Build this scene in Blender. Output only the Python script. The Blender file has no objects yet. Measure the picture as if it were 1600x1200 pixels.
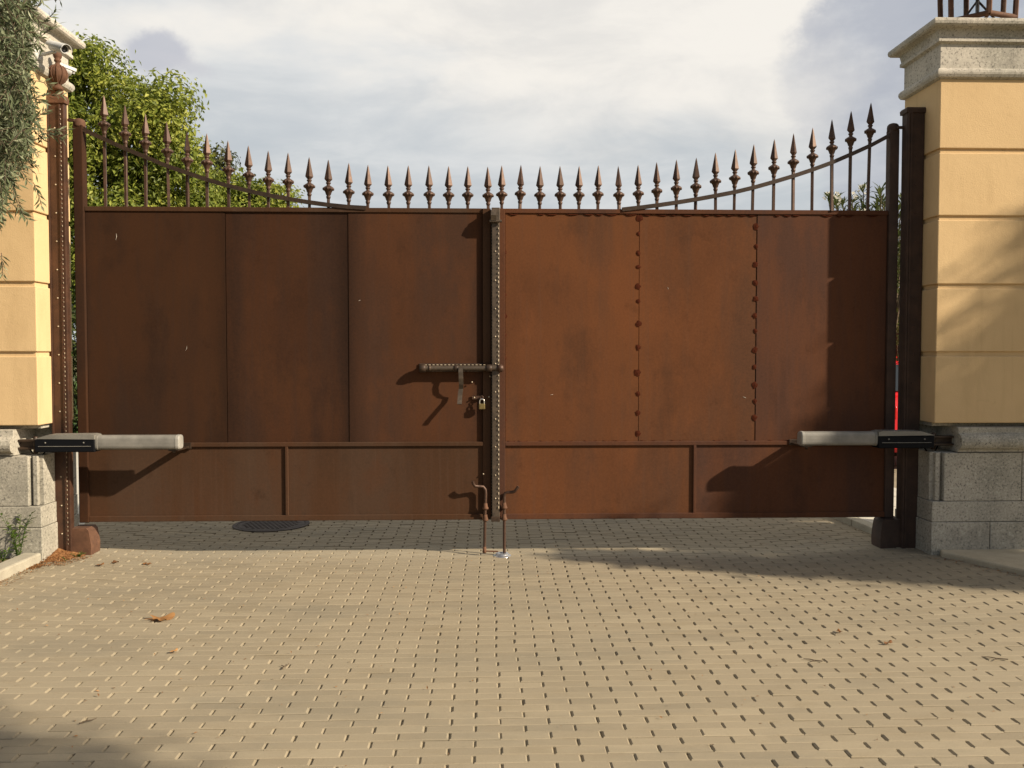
import bpy, bmesh, math, random
import numpy as np
from mathutils import Vector, Matrix, noise as mnoise

random.seed(7); rng = np.random.default_rng(11)
R = math.radians
scene = bpy.context.scene
COL = scene.collection

# ------------------------------------------------------------------ camera
H, F = 1.55, 1383.0                       # eye height, focal length in photo pixels (1600 wide)
PSI, PHI = R(1.87), R(2.07)               # camera turned right / tilted down
cd = bpy.data.cameras.new('camera'); cam = bpy.data.objects.new('camera', cd); COL.objects.link(cam)
cam.location = (0, 0, H); cam.rotation_euler = (R(90) - PHI, 0, -PSI)
cd.sensor_width = 36; cd.lens = F / 1600 * 36; cd.clip_end = 3000; cd.clip_start = .05
scene.camera = cam
_f = Vector((math.sin(PSI) * math.cos(PHI), math.cos(PSI) * math.cos(PHI), -math.sin(PHI)))
_r = Vector((math.cos(PSI), -math.sin(PSI), 0)); _u = _r.cross(_f)
def ray(px, py): return _f + _r * ((px - 800) / F) + _u * ((600 - py) / F)
def P(px, py, Y):
    """measured point of the photograph on the upright plane y = Y"""
    d = ray(px, py); t = Y / d.y
    return Vector((d.x * t, Y, H + d.z * t))
def GP(px, py, z=0.0):
    d = ray(px, py); t = (z - H) / d.z
    return Vector((d.x * t, d.y * t, z))
def PX(px, Y): return P(px, 560, Y).x
def PZ(px, py, Y): return P(px, py, Y).z

D = 6.75            # plane of the gate
PF = 6.43           # front of the pillars
PB = 6.98           # back of the pillars
def smooth(a, b, x):
    t = min(1, max(0, (x - a) / (b - a))); return t * t * (3 - 2 * t)
def gz(x, y): return .045 * smooth(2.2, 3.3, abs(x)) * smooth(4.2, 6.2, y)

# ------------------------------------------------------------------ mesh helpers
class MB:
    def __init__(s): s.v = []; s.f = []; s.m = []; s.s = []
    def add(s, vs, fs, mi=0, sm=False):
        o = len(s.v); s.v.extend([tuple(v) for v in vs])
        for f in fs: s.f.append(tuple(i + o for i in f)); s.m.append(mi); s.s.append(sm)
    def bm(s, b, mi=0, sm=False):
        b.verts.index_update(); s.add([v.co[:] for v in b.verts], [[v.index for v in f.verts] for f in b.faces], mi, sm); b.free()
    def box(s, x0, x1, y0, y1, z0, z1, bev=0.0, mi=0, seg=2, mat=None):
        b = bmesh.new(); bmesh.ops.create_cube(b, size=1)
        for v in b.verts:
            v.co = Vector(((x0 + x1) / 2 + v.co.x * (x1 - x0), (y0 + y1) / 2 + v.co.y * (y1 - y0), (z0 + z1) / 2 + v.co.z * (z1 - z0)))
        if bev > 0: bmesh.ops.bevel(b, geom=b.edges[:], offset=bev, segments=seg, profile=.5, affect='EDGES')
        if mat is not None: bmesh.ops.transform(b, matrix=mat, verts=b.verts[:])
        s.bm(b, mi, False)
    def tube(s, pts, rad, n=10, mi=0, caps=True, flat=False):
        pts = [Vector(p) for p in pts]
        if not hasattr(rad, '__len__'): rad = [rad] * len(pts)
        vs, fs = [], []; ref = None
        for i, p in enumerate(pts):
            t = (pts[min(i + 1, len(pts) - 1)] - pts[max(i - 1, 0)]).normalized()
            if ref is None: ref = t.orthogonal().normalized()
            ref = (ref - t * ref.dot(t)).normalized(); q = t.cross(ref)
            for k in range(n):
                a = 2 * math.pi * k / n
                vs.append(p + (ref * math.cos(a) + q * math.sin(a)) * rad[i])
        for i in range(len(pts) - 1):
            for k in range(n):
                k2 = (k + 1) % n
                fs.append((i * n + k, i * n + k2, (i + 1) * n + k2, (i + 1) * n + k))
        s.add(vs, fs, mi, not flat)
        if caps:
            s.add(vs[:n], [tuple(range(n))[::-1]], mi); s.add(vs[-n:], [tuple(range(n))], mi)
    def lathe(s, prof, n=16, c=(0, 0, 0), mi=0, axis=None, sm=True):
        M = Matrix.Translation(c)
        if axis is not None: M = M @ Vector((0, 0, 1)).rotation_difference(Vector(axis)).to_matrix().to_4x4()
        vs, fs = [], []
        for r, z in prof:
            for k in range(n):
                a = 2 * math.pi * k / n; vs.append(M @ Vector((r * math.cos(a), r * math.sin(a), z)))
        for i in range(len(prof) - 1):
            for k in range(n):
                k2 = (k + 1) % n; fs.append((i * n + k, i * n + k2, (i + 1) * n + k2, (i + 1) * n + k))
        fs.append(tuple(range(n))[::-1]); fs.append(tuple((len(prof) - 1) * n + k for k in range(n)))
        s.add(vs, fs, mi, sm)
    def rings(s, x0, x1, y0, y1, prof, mi=0):
        """moulding run round a rectangle, mitred: prof = [(outset, z)]"""
        vs, fs = [], []
        for o, z in prof: vs += [(x0 - o, y0 - o, z), (x1 + o, y0 - o, z), (x1 + o, y1 + o, z), (x0 - o, y1 + o, z)]
        for i in range(len(prof) - 1):
            for k in range(4):
                k2 = (k + 1) % 4; fs.append((i * 4 + k, i * 4 + k2, i * 4 + 4 + k2, i * 4 + 4 + k))
        fs.append((3, 2, 1, 0)); n = (len(prof) - 1) * 4; fs.append((n, n + 1, n + 2, n + 3))
        s.add(vs, fs, mi)
    def prism(s, outline, a0, a1, plane='xz', mi=0):
        """outline extruded along the third axis"""
        n = len(outline); vs = []
        for a in (a0, a1):
            for p, q in outline:
                vs.append({'xz': (p, a, q), 'yz': (a, p, q), 'xy': (p, q, a)}[plane])
        fs = [tuple(range(n)), tuple(range(2 * n - 1, n - 1, -1))]
        for k in range(n): k2 = (k + 1) % n; fs.append((k, k + n, k2 + n, k2))
        b = bmesh.new(); bv = [b.verts.new(v) for v in vs]
        for f in fs: b.faces.new([bv[i] for i in f])
        bmesh.ops.recalc_face_normals(b, faces=b.faces[:]); s.bm(b, mi)
    def strap(s, pts, w, t, axis=(1, 0, 0), mi=0):
        """flat bar of width w (along axis) and thickness t following pts"""
        ax = Vector(axis); pts = [Vector(p) for p in pts]; vs, fs = [], []
        for i, p in enumerate(pts):
            tg = (pts[min(i + 1, len(pts) - 1)] - pts[max(i - 1, 0)]).normalized(); nn = tg.cross(ax).normalized()
            for a, b_ in ((-1, -1), (1, -1), (1, 1), (-1, 1)): vs.append(p + ax * (a * w / 2) + nn * (b_ * t / 2))
        for i in range(len(pts) - 1):
            for k in range(4): k2 = (k + 1) % 4; fs.append((i * 4 + k, i * 4 + k2, i * 4 + 4 + k2, i * 4 + 4 + k))
        fs.append((3, 2, 1, 0)); n = len(pts) * 4 - 4; fs.append((n, n + 1, n + 2, n + 3)); s.add(vs, fs, mi)
    def build(s, name, mats, parent=None, loc=None):
        me = bpy.data.meshes.new(name)
        off = Vector((0, 0, 0))
        if loc is None and parent is not None: off = WORLD[parent.name]
        vs = [(v[0] - off[0], v[1] - off[1], v[2] - off[2]) for v in s.v] if parent is not None and loc is None else s.v
        me.from_pydata(vs, [], s.f)
        for m in (mats if isinstance(mats, (list, tuple)) else [mats]): me.materials.append(m)
        me.polygons.foreach_set('material_index', s.m); me.polygons.foreach_set('use_smooth', s.s)
        me.update()
        o = bpy.data.objects.new(name, me); COL.objects.link(o)
        if parent is not None: o.parent = parent
        if loc is not None: o.location = loc
        WORLD[o.name] = (WORLD[parent.name] if parent is not None else Vector((0, 0, 0))) + (Vector(loc) if loc is not None else Vector((0, 0, 0)))
        return o
WORLD = {}
def tag(o, label=None, cat=None, group=None, kind=None):
    if label: o['label'] = label
    if cat: o['category'] = cat
    if group: o['group'] = group
    if kind: o['kind'] = kind
    return o
def thing(name, loc, label, cat, group=None):
    o = bpy.data.objects.new(name, None); COL.objects.link(o); o.location = loc; o.empty_display_size = .1
    WORLD[o.name] = Vector(loc); return tag(o, label, cat, group)
def copy_tree(o, parent=None):
    c = o.copy(); COL.objects.link(c); c.parent = parent
    for ch in list(o.children): copy_tree(ch, c)
    return c
def np_mesh(name, V, Fq, mats, parent=None, attr=None, smoothf=False, mi=None):
    """V (n,3), Fq list of int arrays (m,k)"""
    me = bpy.data.meshes.new(name)
    off = WORLD[parent.name] if parent is not None else (0, 0, 0)
    V = np.asarray(V, dtype=np.float32) - np.array(off, dtype=np.float32)
    loops = np.concatenate([f.ravel() for f in Fq]).astype(np.int32)
    tot = np.concatenate([np.full(len(f), f.shape[1]) for f in Fq]).astype(np.int32)
    st = np.concatenate([[0], np.cumsum(tot)[:-1]]).astype(np.int32)
    me.vertices.add(len(V)); me.vertices.foreach_set('co', V.ravel())
    me.loops.add(len(loops)); me.loops.foreach_set('vertex_index', loops)
    me.polygons.add(len(tot)); me.polygons.foreach_set('loop_start', st); me.polygons.foreach_set('loop_total', tot)
    me.polygons.foreach_set('use_smooth', np.full(len(tot), bool(smoothf)))
    if mi is not None: me.polygons.foreach_set('material_index', mi.astype(np.int32))
    if attr is not None:
        a = me.attributes.new('tone', 'FLOAT', 'POINT'); a.data.foreach_set('value', attr.astype(np.float32))
    me.update(calc_edges=True); me.validate()
    for m in (mats if isinstance(mats, (list, tuple)) else [mats]): me.materials.append(m)
    o = bpy.data.objects.new(name, me); COL.objects.link(o)
    if parent is not None: o.parent = parent
    WORLD[o.name] = Vector(off)
    return o

# ------------------------------------------------------------------ materials
def srgb(r, g, b):
    f = lambda c: (c / 255) / 12.92 if c / 255 <= .04045 else ((c / 255 + .055) / 1.055) ** 2.4
    return (f(r), f(g), f(b), 1)
class NT:
    def __init__(s, name):
        s.m = bpy.data.materials.new(name); s.m.use_nodes = True; s.t = s.m.node_tree
        s.b = s.t.nodes['Principled BSDF']
        s.pos = s.t.nodes.new('ShaderNodeNewGeometry').outputs['Position']
    def n(s, typ, **kw):
        o = s.t.nodes.new(typ)
        for k, v in kw.items():
            if k in o.inputs: o.inputs[k].default_value = v
            else: setattr(o, k, v)
        return o
    def l(s, a, b): s.t.links.new(a, b)
    def map(s, scale, vec=None):
        m = s.n('ShaderNodeMapping'); m.inputs['Scale'].default_value = scale; s.l(vec or s.pos, m.inputs['Vector']); return m.outputs['Vector']
    def noise(s, scale, detail=4, rough=.55, vec=None, dist=0):
        o = s.n('ShaderNodeTexNoise'); o.inputs['Scale'].default_value = scale; o.inputs['Detail'].default_value = detail
        o.inputs['Roughness'].default_value = rough; o.inputs['Distortion'].default_value = dist
        s.l(vec or s.pos, o.inputs['Vector']); return o.outputs['Fac']
    def ramp(s, fac, stops):
        o = s.n('ShaderNodeValToRGB'); e = o.color_ramp.elements
        while len(e) < len(stops): e.new(.5)
        for el, (p, c) in zip(e, stops): el.position = p; el.color = c if len(c) == 4 else (*c, 1)
        s.l(fac, o.inputs['Fac']); return o.outputs['Color']
    def mix(s, fac, a, b, mode='MIX'):
        o = s.n('ShaderNodeMix', data_type='RGBA', blend_type=mode)
        for sock, v in ((o.inputs[0], fac), (o.inputs[6], a), (o.inputs[7], b)):
            if hasattr(v, 'is_output'): s.l(v, sock)
            else: sock.default_value = v if not (isinstance(v, tuple) and len(v) == 3) else (*v, 1)
        return o.outputs[2]
    def rng(s, fac, a, b, c=0, d=1):
        o = s.n('ShaderNodeMapRange'); s.l(fac, o.inputs[0])
        for i, v in enumerate((a, b, c, d)): o.inputs[i + 1].default_value = v
        return o.outputs[0]
    def bump(s, fac, strength=.3, dist=.01):
        o = s.n('ShaderNodeBump'); o.inputs['Strength'].default_value = strength; o.inputs['Distance'].default_value = dist
        s.l(fac, o.inputs['Height']); s.l(o.outputs[0], s.b.inputs['Normal'])
    def done(s, col, rough=.7, metal=0, spec=.3):
        if hasattr(col, 'is_output'): s.l(col, s.b.inputs['Base Color'])
        else: s.b.inputs['Base Color'].default_value = col if len(col) == 4 else (*col, 1)
        if hasattr(rough, 'is_output'): s.l(rough, s.b.inputs['Roughness'])
        else: s.b.inputs['Roughness'].default_value = rough
        s.b.inputs['Metallic'].default_value = metal; s.b.inputs['Specular IOR Level'].default_value = spec
        return s.m
M = {}
def sc3(c, k): return tuple(x * k for x in c[:3])
def rust_sheet(name, a, b, c, stain, seams=()):
    t = NT(name)
    n1 = t.noise(.9, 5, .55, dist=.3)
    n2 = t.noise(1.0, 6, .62, t.map((2.6, 2.6, .38)))
    n3 = t.noise(60, 4, .75)
    n4 = t.noise(1.6, 6, .68, t.map((1.4, 1.4, .8)))
    n5 = t.noise(1.9, 5, .65, t.map((14, 14, .35)))
    n6 = t.noise(5.5, 6, .7)
    base = t.ramp(n1, [(.30, a), (.5, b), (.70, c)])
    base = t.mix(t.rng(n2, .44, .60, 0, .80), base, stain)                                # long grey brown runs
    base = t.mix(t.rng(n4, .54, .66, 0, .50), base, sc3(stain, .62))                      # darker clouds of dirt
    base = t.mix(t.rng(n4, .47, .33, 0, .6), base, (c[0] * 1.06, c[1] * .99, c[2] * .95))  # redder fresh rust
    base = t.mix(t.rng(n5, .53, .68, 0, .34), base, sc3(stain, 1.3))
    base = t.mix(t.rng(n6, .60, .70, 0, .38), base, sc3(a, .55))
    if seams:
        sx = t.n('ShaderNodeSeparateXYZ'); t.l(t.pos, sx.inputs[0])
        for q in seams:
            d = t.n('ShaderNodeMath', operation='SUBTRACT'); t.l(sx.outputs[0], d.inputs[0]); d.inputs[1].default_value = q
            d2 = t.n('ShaderNodeMath', operation='ABSOLUTE'); t.l(d.outputs[0], d2.inputs[0])
            f = t.rng(d2.outputs[0], .0, .16, 1, 0); m = t.n('ShaderNodeMath', operation='MULTIPLY'); t.l(f, m.inputs[0]); t.l(t.rng(n2, .36, .66, .15, 1), m.inputs[1])
            base = t.mix(m.outputs[0], base, sc3(stain, .38))
    base = t.mix(.22, base, t.ramp(n3, [(.3, sc3(b, .55)), (.7, sc3(c, 1.3))]))
    t.bump(n3, .07, .003)
    return t.done(base, t.rng(n1, .3, .7, .78, .92), 0, .10)
def rust_tone(name, k, kr=1.0, kb=1.15, seams=()):
    a, b, c, d = (.085, .030, .0105), (.112, .039, .0135), (.135, .047, .0155), (.068, .032, .0165)
    return rust_sheet(name, *[(x[0] * k * kr * .97, x[1] * k * 1.07, x[2] * k * kb * 1.1) for x in (a, b, c, d)], seams=seams)
SL = [PX(354, D), PX(545, D), PX(764, D)]; SR = [PX(790, D), PX(998, D), PX(1181, D)]
M['rust_right'] = rust_tone('rusted sheet', 1.02, seams=())
M['rust_right_shade'] = rust_tone('shade darkened rusted sheet', .86, .94, kb=1.45)  # slightly darker rust, toned further to put the pillar shade into its colour
M['rust_left_dark'] = rust_tone('dark brown sheet', .43, .88, 1.35, SL[:1])
M['rust_left'] = rust_tone('brown sheet', .50, .92, 1.35, SL[:2])
M['rust_left_warm'] = rust_tone('warm brown sheet', .68, .94, 1.3, SL[1:])
M['rust_low'] = rust_sheet('dusty sheet', (.042, .021, .0115), (.056, .028, .0145), (.068, .031, .0155), (.062, .038, .025))
def metal(name, a, b, rough=.5, met=.3, sc=30):  # painted or rusted metal
    t = NT(name); n = t.noise(sc, 5, .65); n2 = t.noise(5, 4, .6)
    c = t.ramp(n, [(.35, a), (.65, b)]); c = t.mix(t.rng(n2, .45, .7, 0, .6), c, tuple(x * .6 for x in a[:3]))
    t.bump(n, .15, .003); return t.done(c, rough, met, .4)
M['iron'] = metal('wrought iron', (.058, .031, .020), (.092, .050, .032), .5, .35)
M['iron_dark'] = metal('dark iron', (.034, .022, .015), (.062, .038, .024), .5, .3)
M['strip'] = metal('cover strip', (.06, .046, .034), (.10, .074, .052), .5, .3)
M['post'] = metal('post rust', (.050, .024, .0145), (.085, .039, .021), .5, .2, 9)
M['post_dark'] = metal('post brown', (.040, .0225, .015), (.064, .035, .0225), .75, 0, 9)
M['rust_orange'] = metal('orange rust', (.082, .037, .019), (.128, .060, .031), .85, 0, 25)
def weld_mat():
    t = NT('weld rust'); n = t.noise(60, 4, .7); return t.done(t.ramp(n, [(.3, (.036, .0105, .006)), (.7, (.075, .021, .010))]), .95, 0, .02)
M['weld'] = weld_mat()
M['mortar_dust'] = metal('scratch', (.3, .25, .2), (.5, .45, .38), .8, 0, 60)
M['zinc'] = metal('zinc rivet', (.36, .29, .20), (.50, .42, .31), .5, .3, 40)
M['stitch'] = metal('weld stitch', (.22, .17, .115), (.34, .27, .19), .5, .2, 40)
M['galv'] = metal('galvanised', (.35, .35, .35), (.55, .55, .55), .35, .9, 30)
M['chrome'] = metal('steel shackle', (.6, .58, .52), (.75, .72, .68), .25, .9, 30)
M['brass'] = metal('brass', (.17, .125, .05), (.27, .205, .085), .5, .6, 30)
M['tube_paint'] = metal('grey tube paint', (.175, .167, .148), (.225, .213, .188), .65, .0, 12)
M['tube_cap'] = metal('light grey cap', (.25, .24, .21), (.31, .295, .265), .6, .0, 12)
M['black_plastic'] = NT('black plastic').done((.006, .0065, .008), .6, 0, .08)
M['grey_cover'] = metal('grey cover plate', (.17, .16, .14), (.23, .22, .19), .5, .1, 20)
M['white_paint'] = metal('white housing', (.48, .48, .46), (.58, .58, .56), .5, 0, 15)
M['lens'] = NT('dark lens').done((.01, .01, .012), .08, 0, .6)

def plaster():
    t = NT('ochre render'); n = t.noise(1.3, 5, .6); n2 = t.noise(3, 6, .6, t.map((2.2, 2.2, .5))); n3 = t.noise(140, 3, .6); n4 = t.noise(7, 6, .7, dist=.8)
    c = t.ramp(n, [(.3, (.545, .385, .205)), (.7, (.61, .44, .24))])
    c = t.mix(t.rng(n2, .5, .75, 0, .42), c, (.43, .30, .155))
    c = t.mix(t.rng(n4, .62, .72, 0, .22), c, (.36, .25, .12))
    n5 = t.noise(1.4, 6, .7, t.map((11, 11, .4))); c = t.mix(t.rng(n5, .55, .72, 0, .26), c, (.40, .275, .14))
    n7 = t.noise(22, 5, .6); h = t.mix(.5, n3, n7)
    t.bump(h, .35, .008); return t.done(c, .9, 0, .15)
M['plaster'] = plaster()
def granite(name, k, warm):
    t = NT(name); n = t.noise(1.8, 5, .6); s = t.n('ShaderNodeTexVoronoi'); s.inputs['Scale'].default_value = 95; t.l(t.pos, s.inputs['Vector'])
    sp = t.noise(62, 4, .8)
    c = t.ramp(n, [(.36, (.33 * k, .31 * k, .265 * k * warm)), (.62, (.48 * k, .44 * k, .38 * k * warm))])
    c = t.mix(t.rng(sp, .55, .62, 0, .85), c, (.09, .084, .076))
    c = t.mix(t.rng(sp, .44, .36, 0, .5), c, (.62, .59, .5))
    n5 = t.noise(4.5, 5, .7, t.map((1, 1, .6))); c = t.mix(t.rng(n5, .5, .72, 0, .5), c, (.19, .175, .145))
    t.bump(sp, .12, .003); return t.done(c, .8, 0, .25)
M['granite'] = granite('grey granite', .84, .95)
M['granite_cap'] = granite('cornice granite', .98, .98)
def concrete(name, a, b, sc=6):
    t = NT(name); n = t.noise(sc, 6, .65); n2 = t.noise(90, 3, .7)
    c = t.ramp(n, [(.3, a), (.7, b)]); c = t.mix(t.rng(n2, .55, .7, 0, .4), c, tuple(x * .55 for x in a[:3]))
    t.bump(n2, .3, .004); return t.done(c, .92, 0, .15)
M['kerb'] = concrete('kerb concrete', (.30, .27, .21), (.40, .37, .29))
M['slab'] = concrete('pavement slab', (.36, .31, .22), (.46, .40, .29))
M['slab_pale'] = concrete('pale pavement', (.42, .39, .33), (.52, .49, .42))
M['soil'] = concrete('planting soil', (.10, .072, .042), (.17, .125, .075), 12)
def lawn():
    t = NT('lawn grass'); n = t.noise(3, 6, .7); n2 = t.noise(60, 3, .7)
    c = t.ramp(n, [(.3, (.045, .085, .018)), (.7, (.085, .14, .03))]); c = t.mix(t.rng(n2, .5, .7, 0, .5), c, (.03, .05, .012))
    t.bump(n2, .6, .03); return t.done(c, .9, 0, .1)
M['lawn'] = lawn()
def terrain():
    t = NT('dry ground'); n = t.noise(.6, 6, .7); n2 = t.noise(30, 3, .7)
    c = t.ramp(n, [(.35, (.16, .125, .075)), (.6, (.10, .11, .045))]); t.bump(n2, .5, .02); return t.done(c, .95, 0, .1)
M['terrain'] = terrain()
def pavers_mat():
    t = NT('paver concrete'); a = t.n('ShaderNodeAttribute', attribute_name='tone').outputs['Fac']
    n = t.noise(.55, 5, .6); n2 = t.noise(4, 5, .65, t.map((.6, 1.6, 1))); n3 = t.noise(170, 3, .7)
    c = t.ramp(a, [(0, (.224, .188, .130)), (.5, (.258, .216, .149)), (1, (.292, .246, .170))])
    c = t.mix(t.rng(n, .42, .66, 0, .6), c, (.24, .205, .145))
    c = t.mix(t.rng(n2, .52, .75, 0, .5), c, (.20, .16, .10))
    c = t.mix(t.rng(n3, .55, .72, 0, .35), c, (.15, .12, .075))
    c = t.mix(t.rng(n3, .42, .28, 0, .25), c, (.45, .37, .25))
    n6 = t.noise(1.1, 6, .72, t.map((.6, 1.6, 1))); c = t.mix(t.rng(n6, .50, .64, 0, .45), c, (.175, .155, .115))
    t.bump(n3, .35, .003); return t.done(c, .88, 0, .2)
M['paver'] = pavers_mat()
M['sand'] = concrete('joint sand', (.15, .115, .068), (.22, .175, .11), 25)
def leaf(name, a, b, c_, trans=.35, rough=.5):
    t = NT(name); at = t.n('ShaderNodeAttribute', attribute_name='tone').outputs['Fac']
    c = t.ramp(at, [(0, a), (.5, b), (1, c_)])
    t.done(c, rough, 0, .3)
    tr = t.n('ShaderNodeBsdfTranslucent'); t.l(c, tr.inputs['Color']); mx = t.n('ShaderNodeMixShader'); mx.inputs[0].default_value = trans
    t.l(t.b.outputs[0], mx.inputs[1]); t.l(tr.outputs[0], mx.inputs[2]); t.l(mx.outputs[0], t.t.nodes['Material Output'].inputs['Surface'])
    return t.m
M['leaf_yellow'] = leaf('sunny leaf', (.06, .085, .012), (.18, .22, .032), (.38, .385, .07), .38)
M['leaf_dark'] = leaf('dark leaf', (.035, .048, .014), (.065, .075, .022), (.10, .10, .033))
M['leaf_olive'] = leaf('olive leaf', (.05, .066, .03), (.115, .14, .068), (.30, .32, .205), .25)
M['leaf_hedge'] = leaf('hedge leaf', (.02, .035, .008), (.045, .065, .016), (.10, .12, .03))
M['leaf_weed'] = leaf('weed leaf', (.05, .09, .015), (.09, .14, .025), (.14, .19, .04))
M['leaf_oleander'] = leaf('oleander leaf', (.04, .06, .015), (.08, .10, .03), (.13, .15, .05))
M['petal'] = leaf('white petal', (.6, .58, .5), (.7, .68, .6), (.8, .78, .7))
M['dry_leaf'] = leaf('dry leaf', (.13, .055, .02), (.25, .12, .045), (.42, .23, .09), .2)
M['bark'] = concrete('bark', (.07, .05, .033), (.13, .10, .07), 14)
def litter():
    t = NT('leaf litter'); n = t.noise(60, 4, .75); c = t.ramp(n, [(.3, (.09, .04, .018)), (.5, (.20, .09, .035)), (.7, (.33, .19, .09))]); t.bump(n, .8, .01); return t.done(c, .95, 0, .1)
M['litter'] = litter()
M['manhole'] = metal('cast iron cover', (.036, .027, .024), (.062, .047, .040), .85, 0, 14)
M['car_red'] = NT('red car paint').done((.50, .012, .016), .25, 0, .5)
M['car_glass'] = NT('car glass').done((.02, .025, .03), .06, 0, .6)
M['rubber'] = NT('tyre rubber').done((.02, .02, .02), .8)
M['tail'] = NT('tail lamp').done((.35, .01, .01), .2)
def glass():
    t = NT('lantern glass'); t.b.inputs['Transmission Weight'].default_value = 1; t.b.inputs['IOR'].default_value = 1.02
    return t.done((.93, .96, .96), .02, 0, .3)
M['glass'] = glass()

# ------------------------------------------------------------------ ground
def sheet(name, outline, z, mat, label=None):
    mb = MB(); mb.add([(x, y, z) for x, y in outline], [tuple(range(len(outline)))]); o = mb.build(name, mat); o['kind'] = 'structure'; return o
sheet('terrain', [(-400, -200), (400, -200), (400, 800), (-400, 800)], -.06, M['terrain'])
sheet('lawn', [(-40, 14.2), (-1.5, 14.2), (-1.5, 60), (-40, 60)], -.02, M['lawn'])
sheet('path', [(-7, 11.6), (6.5, 11.6), (6.5, 14.2), (-7, 14.2)], -.012, M['slab_pale'])

def driveway():
    X0, X1, Y0, Y1 = -6.0, 6.0, 1.3, 11.6
    L, W = .206, .0685
    hx, hy, nx, ny = L / 2 - .0010, W / 2 - .0008, L / 2 - .0012, W * .395
    out = np.array([(-hx, -hy), (hx, -hy), (hx, -ny), (nx, -ny + .001), (nx, ny - .001), (hx, ny), (hx, hy), (-hx, hy), (-hx, ny), (-nx, ny - .001), (-nx, -ny + .001), (-hx, -ny)])
    notch = np.array([0, 0, 0, 1, 1, 0, 0, 0, 0, 1, 1, 0], bool)
    top_xy = out - np.sign(out) * (.0020, .0036)
    top_xy[notch, 0] = np.sign(out[notch, 0]) * (L / 2 - .0085); top_xy[notch, 1] = out[notch, 1]
    top_xy[[2, 5, 8, 11], 1] = out[[2, 5, 8, 11], 1]
    zmid = np.where(notch, -.0078, -.0030)
    rows = int((Y1 - Y0) / W); cols = int((X1 - X0) / L) + 1
    GAPS = [(6.43, -.3, .35), (6.40, 1.6, 3.1), (6.28, -3.2, -1.9), (5.35, -2.1, -1.2), (5.2, 2.2, 3.0), (7.0, -2.6, -.6), (7.25, -.8, 1.6)]
    V = []; tone = []; k = 0; quads = []; tops = []
    wob = np.cumsum(rng.normal(0, .0022, rows)); wob -= np.linspace(0, wob[-1], rows)
    for r in range(rows):
        y = Y0 + (r + .5) * W
        rj = rng.normal(0, .0007)
        for c in range(cols):
            x = X0 + (c + .5 * (r % 2)) * L + rng.normal(0, .0013) + wob[r]
            yy = y + rj + rng.normal(0, .0006)
            if rng.random() < .012: yy += rng.normal(0, .003)
            for (gy, g0_, g1_) in GAPS:
                if g0_ < x < g1_: yy += (.0035 if y > gy else -.0035) * math.exp(-abs(y - gy) / .12)
            dz = rng.normal(0, .0011); tx, ty = rng.normal(0, .006), rng.normal(0, .008)
            a = rng.normal(0, .006); ca, sa = math.cos(a), math.sin(a)
            for ring, (p, zz) in enumerate(((top_xy, 0), (out, zmid), (out, -.022))):
                q = np.stack([p[:, 0] * ca - p[:, 1] * sa, p[:, 0] * sa + p[:, 1] * ca], 1)
                z = zz + dz + q[:, 0] * tx + q[:, 1] * ty
                V.append(np.stack([q[:, 0] + x, q[:, 1] + yy, z], 1))
            tops.append(np.arange(12) + k)
            i = np.arange(12); j = (i + 1) % 12
            quads.append(np.stack([k + 12 + i, k + 12 + j, k + j, k + i], 1)); quads.append(np.stack([k + 24 + i, k + 24 + j, k + 12 + j, k + 12 + i], 1))
            tone.append(np.full(36, np.clip(rng.normal(.5, .22), 0, 1))); k += 36
    V = np.concatenate(V); sm = lambda a, b, x: (lambda t: t * t * (3 - 2 * t))(np.clip((x - a) / (b - a), 0, 1))
    V[:, 2] += .045 * sm(2.2, 3.3, np.abs(V[:, 0])) * sm(4.2, 6.2, V[:, 1])
    o = np_mesh('driveway', V, [np.array(tops), np.concatenate(quads)], M['paver'], attr=np.concatenate(tone)); o['kind'] = 'structure'
    # bedding sand in the joints
    xs = np.linspace(X0, X1, 61); ys = np.linspace(Y0, Y1, 53); g = [(x, y, gz(x, y) - .0085) for y in ys for x in xs]
    f = [(j * 61 + i, j * 61 + i + 1, j * 61 + 62 + i, j * 61 + 61 + i) for j in range(52) for i in range(60)]
    mb = MB(); mb.add(g, f, 0, True); s = mb.build('joint_sand', M['sand']); s['kind'] = 'structure'
    # near apron so that the ground runs on behind the camera
    sheet('road', [(-6, -30), (6, -30), (6, 1.3), (-6, 1.3)], -.004, M['sand'])
driveway()

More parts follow.
